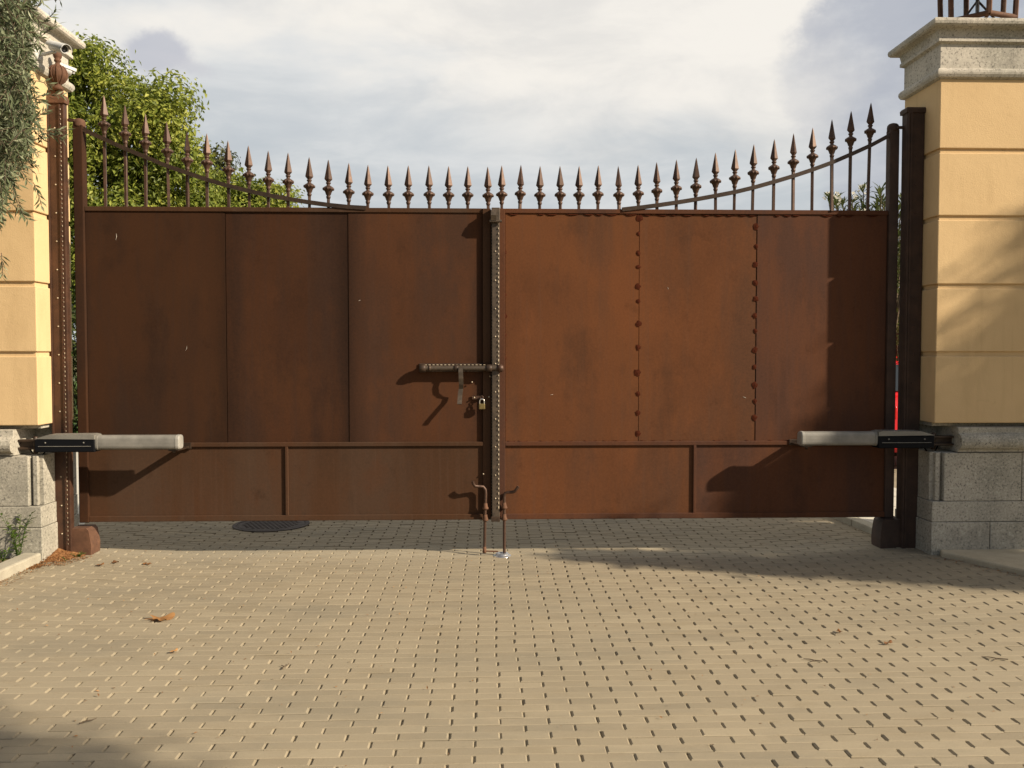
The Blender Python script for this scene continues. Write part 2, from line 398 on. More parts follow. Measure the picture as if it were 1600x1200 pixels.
# ------------------------------------------------------------------ pillars
XL, XR = PX(58, PF), PX(1462, PF)          # inner faces
zc = [PZ(1462, y, PF) for y in (123, 235, 340, 447, 553, 661)]
Z_PL0 = zc[5]                              # bottom of the render
def pillar(side, xin, label):
    """side +1: body runs to +x from xin"""
    s = side; xo = xin + s * 1.27
    a, b = min(xin, xo), max(xin, xo)
    t = thing('gate_pillar', ((a + b) / 2, (PF + PB) / 2, 0), label, 'pillar', 'rendered pillars either side of the gate')
    mb = MB(); g = .017
    mb.box(a + .016, b - .016, PF + .016, PB - .016, zc[5] + .01, zc[0] + .02)
    for i in range(5):
        top = zc[i] - (g if i else 0); bot = zc[i + 1] + g if i < 4 else zc[5]
        mb.box(a, b, PF, PB, bot, top, .006)
    mb.build('shaft', M['plaster'], t)
    # cornice
    Z = lambda y: PZ(1462, y, PF)
    zt = Z(31); co = MB()
    pr = [(-.01, Z(124)), (.004, Z(123)), (.024, Z(121)), (.034, Z(117)), (.036, Z(114)), (.034, Z(111)), (.024, Z(108)), (.006, Z(107)),
          (.004, Z(106.5)), (.004, Z(69)), (.012, Z(68)), (.03, Z(66)), (.03, Z(61)), (.022, Z(59)), (.032, Z(48)), (.05, Z(46)),
          (.082, Z(45.5)), (.094, Z(43)), (.098, Z(39)), (.094, Z(35)), (.082, Z(33.5)), (-.2, Z(31))]
    co.rings(a, b, PF, PB, pr); co.build('cornice', M['granite_cap'], t)
    # granite base: two plinth courses, a block course with a set-back corner, and a moulded band cut away at the gate for the opener
    ba = MB(); e = .012
    z1, z2, z3 = PZ(1457, 815, PF), PZ(1457, 783, PF), PZ(1457, 707, PF)
    xb = lambda d0: xin + s * d0
    def bx(d0, d1, y0, y1, z0, zz, bev=.005):
        x0, x1 = xb(d0), xb(d1); ba.box(min(x0, x1), max(x0, x1), y0, y1, z0, zz, bev)
    W = 1.27
    for d0, d1 in ((-.02, .42), (.424, .86), (.864, W + .02)): bx(d0, d1, PF - .02, PB + .02, -.05, z1 - .003)
    for d0, d1 in ((-.014, .80), (.804, W + .014)): bx(d0, d1, PF - .012, PB + .012, z1, z2 - .002)
    bx(-.01, W + .01, PF + .045, PB + .01, z2, z3)                    # body of the block course
    bx(.075, .66, PF - .008, PF + .10, z2 + .001, z3 - .002); bx(.664, W - .075, PF - .008, PF + .10, z2 + .001, z3 - .002)
    bx(.02, .055, PF + .015, PF + .10, z2 + .001, z3 - .004)
    ba.build('base', M['granite'], t)
    bd = MB()
    cut = .17
    x0, x1 = xb(cut), xb(W)
    a2, b2 = min(x0, x1), max(x0, x1)
    Z2 = lambda y: PZ(1500, y, PF)
    hz0, hz1 = Z2(706), Z2(667)
    h = hz1 - hz0
    pr = [(0, hz0), (.018, hz0 + .002), (.02, hz0 + .03 * h / .19)]
    for k in range(9):
        an = -math.pi / 2 + math.pi * k / 8; pr.append((.022 + .05 * math.cos(an), hz0 + h * .42 + .32 * h * math.sin(an)))
    pr += [(.02, hz0 + h * .80), (.02, hz0 + h * .97), (-.01, hz1)]
    # run along the front only, ends square
    n = len(pr); vs = [(a2, PF - o, z) for o, z in pr] + [(a2, PF + .30, hz1), (a2, PF + .30, hz0)]
    vs2 = [(b2, v[1], v[2]) for v in vs]; m_ = len(vs)
    bd.add(vs + vs2, [tuple(range(m_)), tuple(range(2 * m_ - 1, m_ - 1, -1))] + [(i, i + m_, (i + 1) % m_ + m_, (i + 1) % m_) for i in range(m_)])
    bd.box(a + .012, b - .012, PF + .30, PB - .005, hz0 + .001, hz1 - .001)
    bd.box(a + .03, b - .03, PF + .10, PB - .02, hz1 - .0005, zc[5] - .002)      # mortar bed under the render
    bd.build('moulded_band', M['granite'], t)
    return t
pillar(-1, XL, 'ochre rendered pillar on granite base, half hidden behind olive branches')
pillar(1, XR, 'ochre rendered pillar on granite base carrying the rusty lantern')

# ------------------------------------------------------------------ gate leaves
zt, zb, zm = PZ(780, 326, D), PZ(780, 811, D), PZ(780, 694, D)
def lin(px): return PX(px, D)
ZTOP = lambda px, py: PZ(px, py, D)
def make_spear():
    bar = MB(); bar.box(-.0105, .0105, -.0105, .0105, -1.4, -.285, .002, 0, 1)
    hd = MB()
    # four sided leaf head, its widest point low down
    prof = [(.0, 0), (.006, -.02), (.018, -.085), (.030, -.148), (.012, -.170)]
    vs, fs = [], []
    for r_, z in prof: vs += [(r_, 0, z), (0, r_ * .62, z), (-r_, 0, z), (0, -r_ * .62, z)]
    for i in range(len(prof) - 1):
        for k in range(4): k2 = (k + 1) % 4; fs.append((i * 4 + k2, i * 4 + k, i * 4 + 4 + k, i * 4 + 4 + k2))
    fs.append((16, 17, 18, 19)); hd.add(vs, fs)
    cl = MB()
    cl.lathe([(.010, -.30), (.0145, -.292), (.018, -.280), (.013, -.272), (.020, -.262), (.023, -.25), (.030, -.236), (.040, -.226), (.041, -.218), (.034, -.208),
              (.022, -.200), (.014, -.196), (.013, -.186), (.019, -.180), (.019, -.174), (.012, -.168)], 14)
    for k in range(10):
        a = 2 * math.pi * k / 10; c = (.036 * math.cos(a), .036 * math.sin(a), -.222)
        cl.lathe([(.001, -.011), (.007, -.008), (.0085, 0), (.007, .008), (.001, .011)], 6, c)
    o = bar.build('spear_bar', M['iron'], None)
    h = hd.build('spearhead', M['iron'], o, loc=(0, 0, 0)); c = cl.build('collar', M['iron'], o, loc=(0, 0, 0))
    return o
SPEAR = make_spear()
used = False
def place_spear(leafobj, px, tip, rail_top):
    global used
    if not used: o = SPEAR; used = True
    else: o = copy_tree(SPEAR)
    p = P(px, tip, D + .012); w = WORLD[leafobj.name]
    o.parent = leafobj; o.location = (p.x - w.x, p.y - w.y, p.z - w.z)
    # bar length to the rail: own mesh because every bar has its length
    L_ = p.z - rail_top
    mb = MB(); mb.box(-.0105, .0105, -.0105, .0105, -L_ - .01, -.285, .002, 0, 1)
    me = bpy.data.meshes.new('spear_bar'); me.from_pydata(mb.v, [], mb.f); me.materials.append(M['iron']); o.data = me
    o.rotation_euler = (rng.normal(0, .012), rng.normal(0, .010), rng.normal(0, .2))

def rivets(parent, pts, Y, r=.0075, m='zinc'):
    src = None
    mb = MB(); mb.lathe([(r, 0), (r * .92, -r * .35), (r * .6, -r * .75), (r * .12, -r * .9)], 10)
    for (x, z) in pts:
        if src is None:
            # dome turned to face the camera side (-y)
            b = MB(); b.lathe([(r, 0), (r * .92, r * .4), (r * .6, r * .8), (r * .1, r * .95)], 10, axis=(0, -1, 0)); o = b.build('rivet', M[m], parent, loc=(0, 0, 0)); src = o
        else: o = src.copy(); COL.objects.link(o); o.parent = parent
        w = WORLD[parent.name]; o.location = (x - w.x, Y - w.y, z - w.z)

def stitches(mb, x, z0, z1, Y, step=.037, mi=0, w=.0085, h=.018):  # weld stitches, made pale to stand in for light caught on their edges
    z = z0
    while z < z1:
        hh = h * random.uniform(.7, 1.15); mb.box(x - w / 2 + random.uniform(-.0008, .0008), x + w / 2, Y - .006, Y + .004, z, z + hh, .0025, mi, 1); z += step * random.uniform(.9, 1.1)

def weld_spots(mb, pts, Y, mi=1):
    for (x, z) in pts:
        n = 13; r = random.uniform(.017, .027); vs = [(x, Y - .006, z)]
        for k in range(n):
            a = 2 * math.pi * k / n; q = r * random.uniform(.72, 1.15); vs.append((x + q * math.cos(a), Y - .0022, z + q * 1.1 * math.sin(a)))
        mb.add(vs, [(0, 1 + (k + 1) % n, 1 + k) for k in range(n)], mi, False)
def weld_seam(mb, x0, x1, z, Y, mi=1):
    x = x0
    while x < x1:
        w = random.uniform(.05, .12); n = 6
        if random.random() < .72:
            pts = [(x + w * k / n, Y - .003, z - (.008 + random.uniform(0, .005)) * math.sin(math.pi * k / n)) for k in range(n + 1)]
            mb.tube(pts, [.002 + .0035 * math.sin(math.pi * k / n) for k in range(n + 1)], 5, mi)
        x += w * random.uniform(1.0, 1.5)

SCR = [(290, 548, .07, 1.3), (181, 375, .09, 1.5), (133, 402, .03, 1.2), (1044, 452, .03, 1.9), (1161, 620, .05, -.4), (560, 470, .03, .4), (860, 617, .04, .2), (130, 340, .04, -1.0)]
def curve_rail(pts, px_w=.011):
    return pts
def leaf_common(root, xa, xb, mat_sheet, seams, low_div, hinge_right):
    """xa<xb outer box of the leaf"""
    ztop = zt
    # frame
    fr = MB(); w = .072
    xs0, xs1 = (xb - w, xb) if hinge_right else (xa, xa + w)
    ztall = ZTOP(1394, 203) if hinge_right else ZTOP(126, 196)
    sl = MB(); sl.box(xs0, xs1, D - .026, D + .05, zb - .005, ztall, .006); sl.build('stile', M['post_dark'] if hinge_right else M['rust_left_dark'], root)  # right stile: darker brown carries the pillar's shadow in its colour
    other0, other1 = (xa, xa + .045) if hinge_right else (xb - .062, xb)
    fr.box(other0, other1, D - .022, D + .03, zb, ztop - .002, .003)
    fx0, fx1 = (other1, xs0) if hinge_right else (xs1, other0)
    fr.box(fx0 - .001, fx1 + .001, D - .010, D + .035, ztop - .034, ztop, .003)         # top rail
    fr.box(fx0 - .001, fx1 + .001, D - .022, D + .03, zb, zb + .042, .004)              # bottom rail
    fr.box(fx0 - .001, fx1 + .001, D - .021, D + .03, zm - .012, zm + .020, .004)       # mid rail
    for dx in low_div: fr.box(dx - .011, dx + .011, D - .020, D + .03, zb + .041, zm - .011, .003)
    fr.box(fx0 - .02, fx1 + .02, D + .010, D + .016, zb + .01, ztop - .01)              # backing sheet
    fr.build('frame', M['rust_low'] if not hinge_right else M['rust_right_shade'], root)
    cp = MB(); xm = (xs0 + xs1) / 2
    cp.lathe([(.042, -.012), (.044, 0), (.044, .02), (.041, .036), (.030, .047), (.012, .053)], 16, (xm, D + .012, ztall))
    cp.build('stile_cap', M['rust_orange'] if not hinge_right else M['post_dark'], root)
    # sheets
    edges = [fx0] + seams + [fx1]
    for i in range(len(edges) - 1):
        mb = MB(); yy = D + (.0 if i % 2 == 0 else .004)
        mb.box(edges[i] + .0025, edges[i + 1] - .0025, yy, yy + .004, zm + .018, ztop - .032, .0009, 0, 1)
        if hinge_right:
            if i == 0: weld_spots(mb, [(lin(787) + .003, ZTOP(787, y)) for y in (394, 427, 461, 494, 524, 560, 655)], yy)
            if i == 0: weld_spots(mb, [(seams[0] - .004 + random.uniform(-.006, .006), ZTOP(997, y)) for y in (341, 365, 396, 417, 448, 471, 506, 543, 582, 615, 645, 677)], D)
            if i == 1: weld_spots(mb, [(seams[1] - .006 + random.uniform(-.004, .004), ZTOP(1180, y)) for y in (354, 385, 413, 442, 467, 493, 517, 547, 573, 602, 627, 652)], D + .003)
            weld_seam(mb, edges[i] + .02, edges[i + 1] - .02, ztop - .036, yy); weld_seam(mb, edges[i] + .02, edges[i + 1] - .02, zm + .026, yy)
        for (px, py, ln_, an) in SCR:
            p_ = P(px, py, D)
            if edges[i] < p_.x < edges[i + 1]:
                ln_ *= .55; q_ = (p_.x + ln_ * math.cos(an), yy - .0012, p_.z + ln_ * math.sin(an)); mb.tube([(p_.x, yy - .0012, p_.z), ((p_.x + q_[0]) / 2 + .004, yy - .0014, (p_.z + q_[2]) / 2), q_], [.0008, .0022, .0006], 5, 2)
        mb.build('panel_sheet', [mat_sheet[i], M['weld'], M['mortar_dust']], root)
    le = [fx0] + low_div + [fx1]
    for i in range(len(le) - 1):
        mb = MB(); mb.box(le[i] + .0105 * (i > 0), le[i + 1] - .0105 * (i + 1 < len(le) - 1), D - .004, D + .002, zb + .04, zm - .011)
        mb.build('lower_panel', mat_sheet[3] if i == 1 or not hinge_right else mat_sheet[0], root)
    return xs0, xs1

xl0, xl1 = PX(119, D - .026), lin(767)
xr0, xr1 = lin(780), PX(1400.5, D - .026)
left = thing('gate_leaf', (xl0, D, zb), 'darker brown gate leaf with the slide bolt and padlock on it', 'gate leaf', 'leaves of the double gate')
right = thing('gate_leaf', (xr1, D, zb), 'more orange gate leaf with rows of rusty weld spots on its sheets', 'gate leaf', 'leaves of the double gate')
leaf_common(left, xl0, xl1, [M['rust_left_dark'], M['rust_left'], M['rust_left_warm'], M['rust_low']], [lin(354), lin(545)], [lin(447)], False)
leaf_common(right, xr0, xr1, [M['rust_right'], M['rust_right'], M['rust_right_shade'], M['rust_right_shade']], [lin(998), lin(1181)], [lin(1086)], True)

LX = [162, 195, 227, 260, 292, 323, 356, 388, 419, 450, 483, 513, 545, 575, 606, 638, 670, 701, 731, 762]
LT = [148, 163, 177, 190, 204, 208, 219, 227, 235, 238, 245, 249, 254, 257, 258, 258, 258, 259, 259, 260]
RX = [784, 814, 844, 875, 905, 935, 966, 997, 1026, 1057, 1088, 1118, 1149, 1178, 1210, 1240, 1270, 1300, 1330, 1361]
RT = [258, 257, 259, 259, 259, 258, 259, 257, 253, 249, 246, 238, 233, 225, 217, 208, 199, 186, 173, 160]
for x, t_ in zip(LX, LT): place_spear(left, x, t_, zt)
for x, t_ in zip(RX, RT): place_spear(right, x, t_, zt)
def swoop(root, pts):
    ps = [P(x, y, D - .006) for x, y in pts]
    mb = MB(); mb.strap(ps, .024, .030, axis=(0, 1, 0)); mb.build('curved_rail', M['iron_dark'], root)
swoop(left, [(131, 203), (162, 217), (195, 232), (229, 246), (260, 259), (292, 270), (324, 281), (355, 290), (387, 298), (419, 305), (451, 311), (482, 316), (515, 320.5), (545, 323.5), (572, 325)])
swoop(right, [(1391, 211), (1361, 227), (1330, 241), (1300, 254), (1270, 265), (1240, 275), (1210, 284), (1178, 293), (1149, 300), (1118, 306), (1088, 311.5), (1057, 316.5), (1026, 321), (1003, 324), (985, 326), (972, 327.5)])

# meeting strip on the right leaf
st = MB(); sx0, sx1 = lin(768.5), lin(780.5)
st.box(sx0, sx1, D - .055, D - .034, zb + .004, zt - .01, .004)
for k in range(100):   # nibbled, wavy edge of the plate
    z = zb + .02 + k * (zt - zb - .05) / 100
    st.box(sx0 - .004, sx0 + .004, D - .052, D - .036, z, z + .012, .002, 0, 1)
stitches(st, lin(778.6), zb + .09, zt - .12, D - .056, mi=1)
strip = st.build('meeting_strip', [M['strip'], M['zinc']], right)
wb = MB(); wb.box(sx0 + .012, sx1 - .004, D - .036, D - .02, zb + .02, zt - .02); wb.box(sx0 - .05, sx1 + .03, D + .036, D + .044, zb + .004, zt - .004); wb.build('strip_web', M['iron_dark'], right)
rivets(right, [(lin(773.8), ZTOP(774, y)) for y in (394, 439, 483, 526, 568, 612, 654, 697, 741, 777)], D - .0555, .0062)
rivets(left, [(lin(755), ZTOP(755, 740)), (lin(764), ZTOP(764, 620)), (lin(741), ZTOP(741, 621)), (lin(737.5), ZTOP(737, 597)), (lin(765.5), ZTOP(765, 588))], D - .0225, .0065)
fo = MB(); fo.box(sx0 - .006, sx1 + .002, D - .068, D - .05, zb - .008, zb + .03, .003); fo.build('strip_foot', M['iron_dark'], right)

# top latch
la = MB()
la.box(lin(768), lin(781), D - .085, D - .02, ZTOP(774, 347), ZTOP(774, 327), .004)
la.tube([P(765, 345.5, D - .075), P(784, 345.5, D - .075)], .011, 10)
la.strap([P(774, 327, D - .02), P(773, 325, D - .055), P(772, 328, D - .09), P(771, 336, D - .10), P(771, 344, D - .085)], .04, .007, axis=(1, 0, 0))
la.build('top_latch', M['strip'], right)

# slide bolt
yb = D - .055
bo = MB(); A = P(657, 575.5, yb); B = P(777, 575.5, yb); zB = A.z
bo.tube([(A.x, yb, zB), (B.x + .02, yb, zB)], .019, 14)
bolt = bo.build('slide_bolt', M['strip'], left)
for px, r_, w_ in ((660, .031, .05), (671, .024, .02), (713, .028, .035), (764, .029, .045)):
    c = MB(); x = PX(px, yb); c.lathe([(r_ * .8, -w_ / 2), (r_, -w_ / 2 + .006), (r_, w_ / 2 - .006), (r_ * .8, w_ / 2)], 14, (x, yb, zB), axis=(1, 0, 0))
    c.box(x - w_ * .35, x + w_ * .35, yb + .01, D, zB - .02, zB + .02, .002); c.build('keeper', M['iron_dark'], bolt)
pb = MB(); pb.box(PX(655, D), PX(768, D), D - .012, D - .001, zB - .028, zB + .036, .003)
for k in range(17):
    x = PX(664, D) + k * .0295; pb.box(x, x + .016, D - .055, D - .046, zB + .022, zB + .029, .002, 1, 1)
pb.build('back_plate', [M['iron_dark'], M['zinc']], bolt)
hn = MB(); hx_ = PX(720, yb)
hp = [(hx_, yb - .004, zB + .012), (hx_, yb - .03, zB + .004), (hx_, yb - .036, zB - .03), (hx_ + .002, yb - .034, zB - .075), (hx_ + .003, yb - .02, zB - .12), (hx_ + .001, yb - .0, zB - .155), (hx_ - .004, yb - .004, zB - .185), (hx_ - .006, yb - .03, zB - .215), (hx_ - .008, yb - .058, zB - .25), (hx_ - .009, yb - .068, zB - .268)]
hn.strap(hp, .034, .008, axis=(1, 0, 0)); hn.build('handle', M['strip'], bolt)
kb = MB(); kb.lathe([(.008, -.026), (.024, -.02), (.030, -.006), (.030, .006), (.024, .02), (.008, .026)], 14, (lin(781.5), D - .058, zB), axis=(1, 0, 0))
kb.box(lin(781.5) - .016, lin(781.5) + .016, D - .05, D - .018, zB - .02, zB + .02, .003); kb.build('bolt_socket', M['iron'], right)

# hasp eye and padlock
hs = MB(); hc = P(752.5, 621, D - .02)
hs.box(lin(738), lin(767), D - .010, D - .0225 + .010, hc.z - .014, hc.z + .014, .002)
ring = [(hc.x + .013 * math.cos(a), D - .024 - .016 * abs(math.cos(a)) * 0 - .014 + .0, hc.z + .013 * math.sin(a)) for a in np.linspace(0, 2 * math.pi, 15)]
hs.tube(ring, .0035, 6); hs.box(hc.x - .014, hc.x + .014, D - .03, D - .011, hc.z - .004, hc.z + .004, .001); hs.build('hasp', M['iron'], left)
pc = P(753, 634, D - .045)
pk = thing('padlock', (pc.x, D - .045, pc.z - .026), 'small brass padlock with steel shackle hanging below the slide bolt', 'padlock')
b = MB(); b.box(pc.x - .024, pc.x + .024, D - .055, D - .033, pc.z - .027, pc.z + .016, .005); b.build('body', M['brass'], pk)
b = MB(); sh = [(pc.x - .017, D - .044, pc.z + .012), (pc.x - .017, D - .044, pc.z + .033)] + [(pc.x - .017 * math.cos(a), D - .044, pc.z + .033 + .018 * math.sin(a)) for a in np.linspace(.25, math.pi - .25, 8)] + [(pc.x + .017, D - .044, pc.z + .033), (pc.x + .017, D - .044, pc.z + .012)]
b.tube(sh, .0048, 8); b.build('shackle', M['chrome'], pk)

# drop bolts
def drop_bolt(root, pts, px, y_collars, foot):
    yy = D - .05
    p = [P(a, b_, yy - e) for a, b_, e in pts]; p[0].z = foot
    # soften the bend
    mb = MB(); mb.tube(p, .0115, 10); o = mb.build('drop_bolt', M['iron'], root)
    for y in y_collars:
        c = P(px, y, yy); k = MB(); k.lathe([(.013, -.026), (.022, -.022), (.024, -.014), (.017, .0), (.0135, .024)], 12, (c.x, yy, c.z))
        k.box(c.x - .012, c.x + .012, yy, D - .02, c.z - .022, c.z - .006, .002); k.build('guide_collar', M['rust_orange'], o)
drop_bolt(left, [(757, 862, 0), (758, 800, 0), (759, 772, 0), (758.5, 765, 0), (755, 760.5, .002), (748, 760, .01), (742, 759.5, .02), (739.5, 756, .026), (738.5, 752, .03)], 758.5, (791, 809), .03)
drop_bolt(right, [(788, 862, 0), (788, 800, 0), (788, 777, 0), (789, 771, 0), (793, 769, .002), (800, 769, .01), (804, 768, .02), (808, 763, .028), (810, 760, .03)], 788, (790, 808), .02)
ft = MB(); q = GP(785, 866, .02)
ft.lathe([(.070, -.03), (.072, -.012), (.068, -.004), (.056, -.002), (.052, .006), (.044, .014), (.03, .016), (.026, .012), (.024, -.005)], 24, (q.x, D - .055, .006))
fc = ft.build('floor_catch', M['galv']); tag(fc, 'shiny round metal catch in the paving under the drop bolt', 'floor catch')
ln = MB(); lc = P(757, 861, D - .05)
ln.tube([(lc.x, D - .05, .034), (q.x - .03, D - .052, .03)], .006, 8); ln.lathe([(.012, -.01), (.016, 0), (.013, .04)], 10, (lc.x, D - .05, .028)); ln.build('link_rod', M['rust_orange'], left)

# ------------------------------------------------------------------ hinge posts
YP0, YP1 = 6.645, 6.725
def hinge_post(pxa, pxb, ytop, label, finial, side):
    YP1 = YP0 + (.045 if finial else .08)
    xa, xb_ = PX(pxa, YP0), PX(pxb, YP0)
    t = thing('gate_post', ((xa + xb_) / 2, (YP0 + YP1) / 2, 0), label, 'gate post', 'steel posts the gate hangs on')
    zt_ = PZ((pxa + pxb) / 2, ytop, YP0)
    mb = MB(); mb.box(xa, xb_, YP0, YP1 + .01, -.03, zt_, .006)
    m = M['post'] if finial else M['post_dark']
    mb.build('shaft', m, t)
    st = MB(); inner = xb_ - .022 if side < 0 else xa + .022
    st.box(min(inner, inner + side * .016), max(inner, inner + side * .016), YP0 - .012, YP0 - .0005, .02, zt_ - .01, .003)
    st.box((xa + .004), (xa + .02), YP0 - .010, YP0 - .0005, .02, zt_ - .01, .003)
    if finial: stitches(st, PX(102.5, YP0), .12, zt_ - .05, YP0 - .0115, .034, 1, .0045, .014)
    st.build('edge_bar', [m, M['stitch']], t)
    cap = MB(); xm = (xa + xb_) / 2; ym = (YP0 + YP1) / 2
    if finial:
        cap.rings(xa, xb_, YP0, YP1, [(0, zt_ - .005), (.012, zt_), (.014, zt_ + .035), (.008, zt_ + .055), (-.01, zt_ + .065), (-.012, zt_ + .09), (-.02, zt_ + .10)])
        cap.build('cap', M['rust_orange'], t)
        fi = MB(); fi.lathe([(.03, .0), (.042, .012), (.03, .028), (.018, .038), (.022, .05), (.045, .07), (.062, .10), (.066, .125), (.058, .152), (.036, .178), (.018, .192), (.015, .205), (.024, .212), (.024, .222), (.018, .228), (.027, .24), (.031, .255), (.027, .27), (.014, .282), (.003, .285)], 20, (xm + .016, ym, zt_ + .095))
        for k in range(10):
            a = 2 * math.pi * k / 10
            fi.tube([(xm + .016 + r_ * math.cos(a), ym + r_ * math.sin(a), zt_ + .095 + z_) for r_, z_ in ((.022, .05), (.046, .07), (.063, .10), (.067, .125), (.059, .152), (.037, .178))], .005, 5)
        fi.build('finial', M['rust_orange'], t)
    else:
        cap.rings(xa, xb_, YP0, YP1 + .01, [(0, zt_ - .03), (.010, zt_ - .028), (.012, zt_ + .0), (.004, zt_ + .012), (-.03, zt_ + .018)]); cap.build('cap', M['post_dark'], t)
    ys = list(np.arange(200, 660, 44.3)) + [745, 790, 834]
    pxr = (pxa + 13) if side < 0 else pxb - 13
    rivets(t, [(PX(pxr, YP0), PZ(pxr, y, YP0)) for y in ys], YP0 - .0005, .0065 if finial else .0055, 'zinc' if finial else 'iron')
    hg = MB(); zz = ZTOP(126, 190) if side < 0 else ZTOP(1394, 201)
    xq = xb_ if side < 0 else xa
    hg.box(min(xq, xq - side * .05), max(xq, xq - side * .05), D - .055, D - .03, zz - .012, zz + .008, .003); hg.build('hinge_strap', m, t)
    return t
hinge_post(79, 106.5, 161, 'rusty steel post with ball finial against the pillar behind the olive', True, -1)
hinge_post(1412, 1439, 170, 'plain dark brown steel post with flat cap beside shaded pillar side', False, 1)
# pivot blocks
def pivot(pxa, pxb, ytop, ybot, label, m):
    Yf = 6.66; xa, xb_ = PX(pxa, Yf), PX(pxb, Yf); z1 = PZ(pxa, ytop, Yf)
    mb = MB(); g0 = gz((xa + xb_) / 2, Yf) - .03
    n = 10; vs = []; c = (xb_ - xa)
    pr = [(xa, g0), (xb_ + .002, g0), (xb_ + .006, g0 + .10), (xb_, z1 - .09), (xb_ - .012, z1 - .02), (xb_ - .028, z1), (xa, z1)]
    if pxa > 800: pr = [(xa + xb_ - x, z) for x, z in pr][::-1]
    mb.prism(pr, Yf, Yf + .16)
    o = mb.build('pivot_block', m); tag(o, label, 'pivot block', 'rusty blocks at the gate pivots'); return o
pivot(105.5, 136, 826, 864, 'orange rusty pivot block beside leaf litter and weeds', M['rust_orange'])
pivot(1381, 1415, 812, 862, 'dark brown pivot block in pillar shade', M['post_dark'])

# ------------------------------------------------------------------ swing gate openers
def opener(side, tx0, tx1, bx0, bx1, label):
    Y = D - .25
    X = lambda px: PX(px, Y)
    zc_ = PZ(tx1 if side < 0 else tx0, 690.5 if side < 0 else 685, Y)
    zc2 = PZ(bx0 if side < 0 else bx1, 692 if side < 0 else 686, Y)
    t = thing('gate_opener', (X((bx0 + bx1) / 2), Y, zc2 - .06), label, 'gate opener', 'swing gate openers')
    r_ = .052
    xa, xb_ = X(tx0), X(tx1)
    mb = MB(); tip = xb_ if side < 0 else xa; root = xa if side < 0 else xb_
    sg = 1 if tip > root else -1
    zr, ztip = zc_ , zc_
    def oval(mbx, xs, scale, mi=0):
        n = 24; vs, fs = [], []
        for x, s_ in zip(xs, scale):
            for k in range(n):
                a = 2 * math.pi * k / n; ca, sa = math.cos(a), math.sin(a)
                e = .55
                vs.append((x, Y + s_ * r_ * .95 * math.copysign(abs(ca) ** e, ca), zc_ + s_ * r_ * math.copysign(abs(sa) ** e, sa)))
        for i in range(len(xs) - 1):
            for k in range(n): k2 = (k + 1) % n; fs.append((i * n + k, i * n + k2, i * n + n + k2, i * n + n + k))
        fs.append(tuple(range(n))); fs.append(tuple((len(xs) - 1) * n + k for k in range(n)))
        mbx.add(vs, fs, mi, False)
    oval(mb, [root - sg * .03, tip - sg * .03], [1, 1]); mb.build('drive_tube', M['tube_paint'], t)
    cp = MB(); oval(cp, [tip - sg * .03, tip - sg * .029, tip - sg * .010, tip - sg * .002, tip], [1.0, 1.04, 1.02, .9, .72]); cp.build('end_cap', M['tube_cap'], t)
    # housing: black sides under a grey cover, its top sloping towards the pillar
    hb = MB(); x0, x1 = X(bx0), X(bx1)
    inn, out = (x1, x0) if side < 0 else (x0, x1)
    hb.box(min(inn, out), max(inn, out), Y - .062, Y + .055, zc2 - .062, zc2 + .028, .006)
    hb.build('housing', M['black_plastic'], t)
    cv = MB(); zq = zc2 + .030
    cv.prism([(inn, zq), (inn, zq + .030), (inn - .03 * (1 if inn > out else -1), zq + .036), (out + (.10 if inn > out else -.10), zq + .034), (out, zq + .004)], Y - .066, Y + .058); cv.build('cover', M['grey_cover'], t)
    scw = MB()
    for k in (.18, .82): scw.lathe([(.006, 0), (.006, .002), (.003, .004)], 10, (x0 + (x1 - x0) * k, Y - .0622, zc2 + .006), axis=(0, -1, 0))
    scw.tube([(x0 + (x1 - x0) * .06, Y - .0635, zc2 - .020), (x0 + (x1 - x0) * .94, Y - .0635, zc2 - .020)], .0022, 6); scw.build('cover_screw', M['grey_cover'], t)
    rg = MB(); oval(rg, [root - sg * .004, root + sg * .003, root + sg * .018, root + sg * .020], [1.0, 1.07, 1.07, 1.0]); rg.build('collar', M['grey_cover'], t)
    cb = MB(); ob = out; cb.tube([(ob - (.04 if out > inn else -.04), Y + .02, zc2 - .062), (ob, Y + .03, zc2 - .105), (ob + (.05 if out > inn else -.05), Y + .05, zc2 - .115), (ob + (.10 if out > inn else -.10), Y + .08, zc2 - .06), (ob + (.13 if out > inn else -.13), Y + .10, zc2 - .03)], .006, 8); cb.build('cable', M['black_plastic'], t)
    # rear bracket into the pillar; added dark block stands in for pocket shade
    br = MB(); o2 = out + (-.19 if inn > out else .19)
    br.box(min(out, o2), max(out, o2), Y + .0, Y + .055, zc2 - .05, zc2 + .022, .006)
    br.box(min(out, o2), max(out, o2), Y - .03, Y + .02, zc2 - .045, zc2 - .03, .002); br.box(min(out, o2), max(out, o2), Y - .03, Y + .02, zc2 + .012, zc2 + .026, .002)
    mid = out + (.02 if out > inn else -.02); br.lathe([(.016, -.075), (.016, .045), (.011, .05)], 10, (mid, Y - .005, zc2 - .002)); br.build('rear_bracket', M['iron_dark'], t)
    # front bracket from the tube to the gate
    fb = MB(); xt = tip - sg * .055
    fb.strap([(xt, Y - .02, zc_ - r_ - .006), (xt - sg * .0, Y + .10, zc_ - r_ - .008), (xt, D - .02, zc_ - r_ - .008)], .07, .012, axis=(1, 0, 0))
    fb.box(xt - .05, xt + .05, D - .030, D - .006, zc_ - .075, zc_ - .03, .002); fb.lathe([(.012, -.02), (.012, .012)], 10, (xt, Y, zc_ - r_ - .008)); fb.build('front_bracket', M['iron_dark'], t)
    return t
opener(-1, 150, 282, 58, 151, 'grey tube gate opener in full sun on the darker leaf')
opener(1, 1250, 1369, 1369, 1456, 'shaded grey tube gate opener reaching out of the lantern pillar')

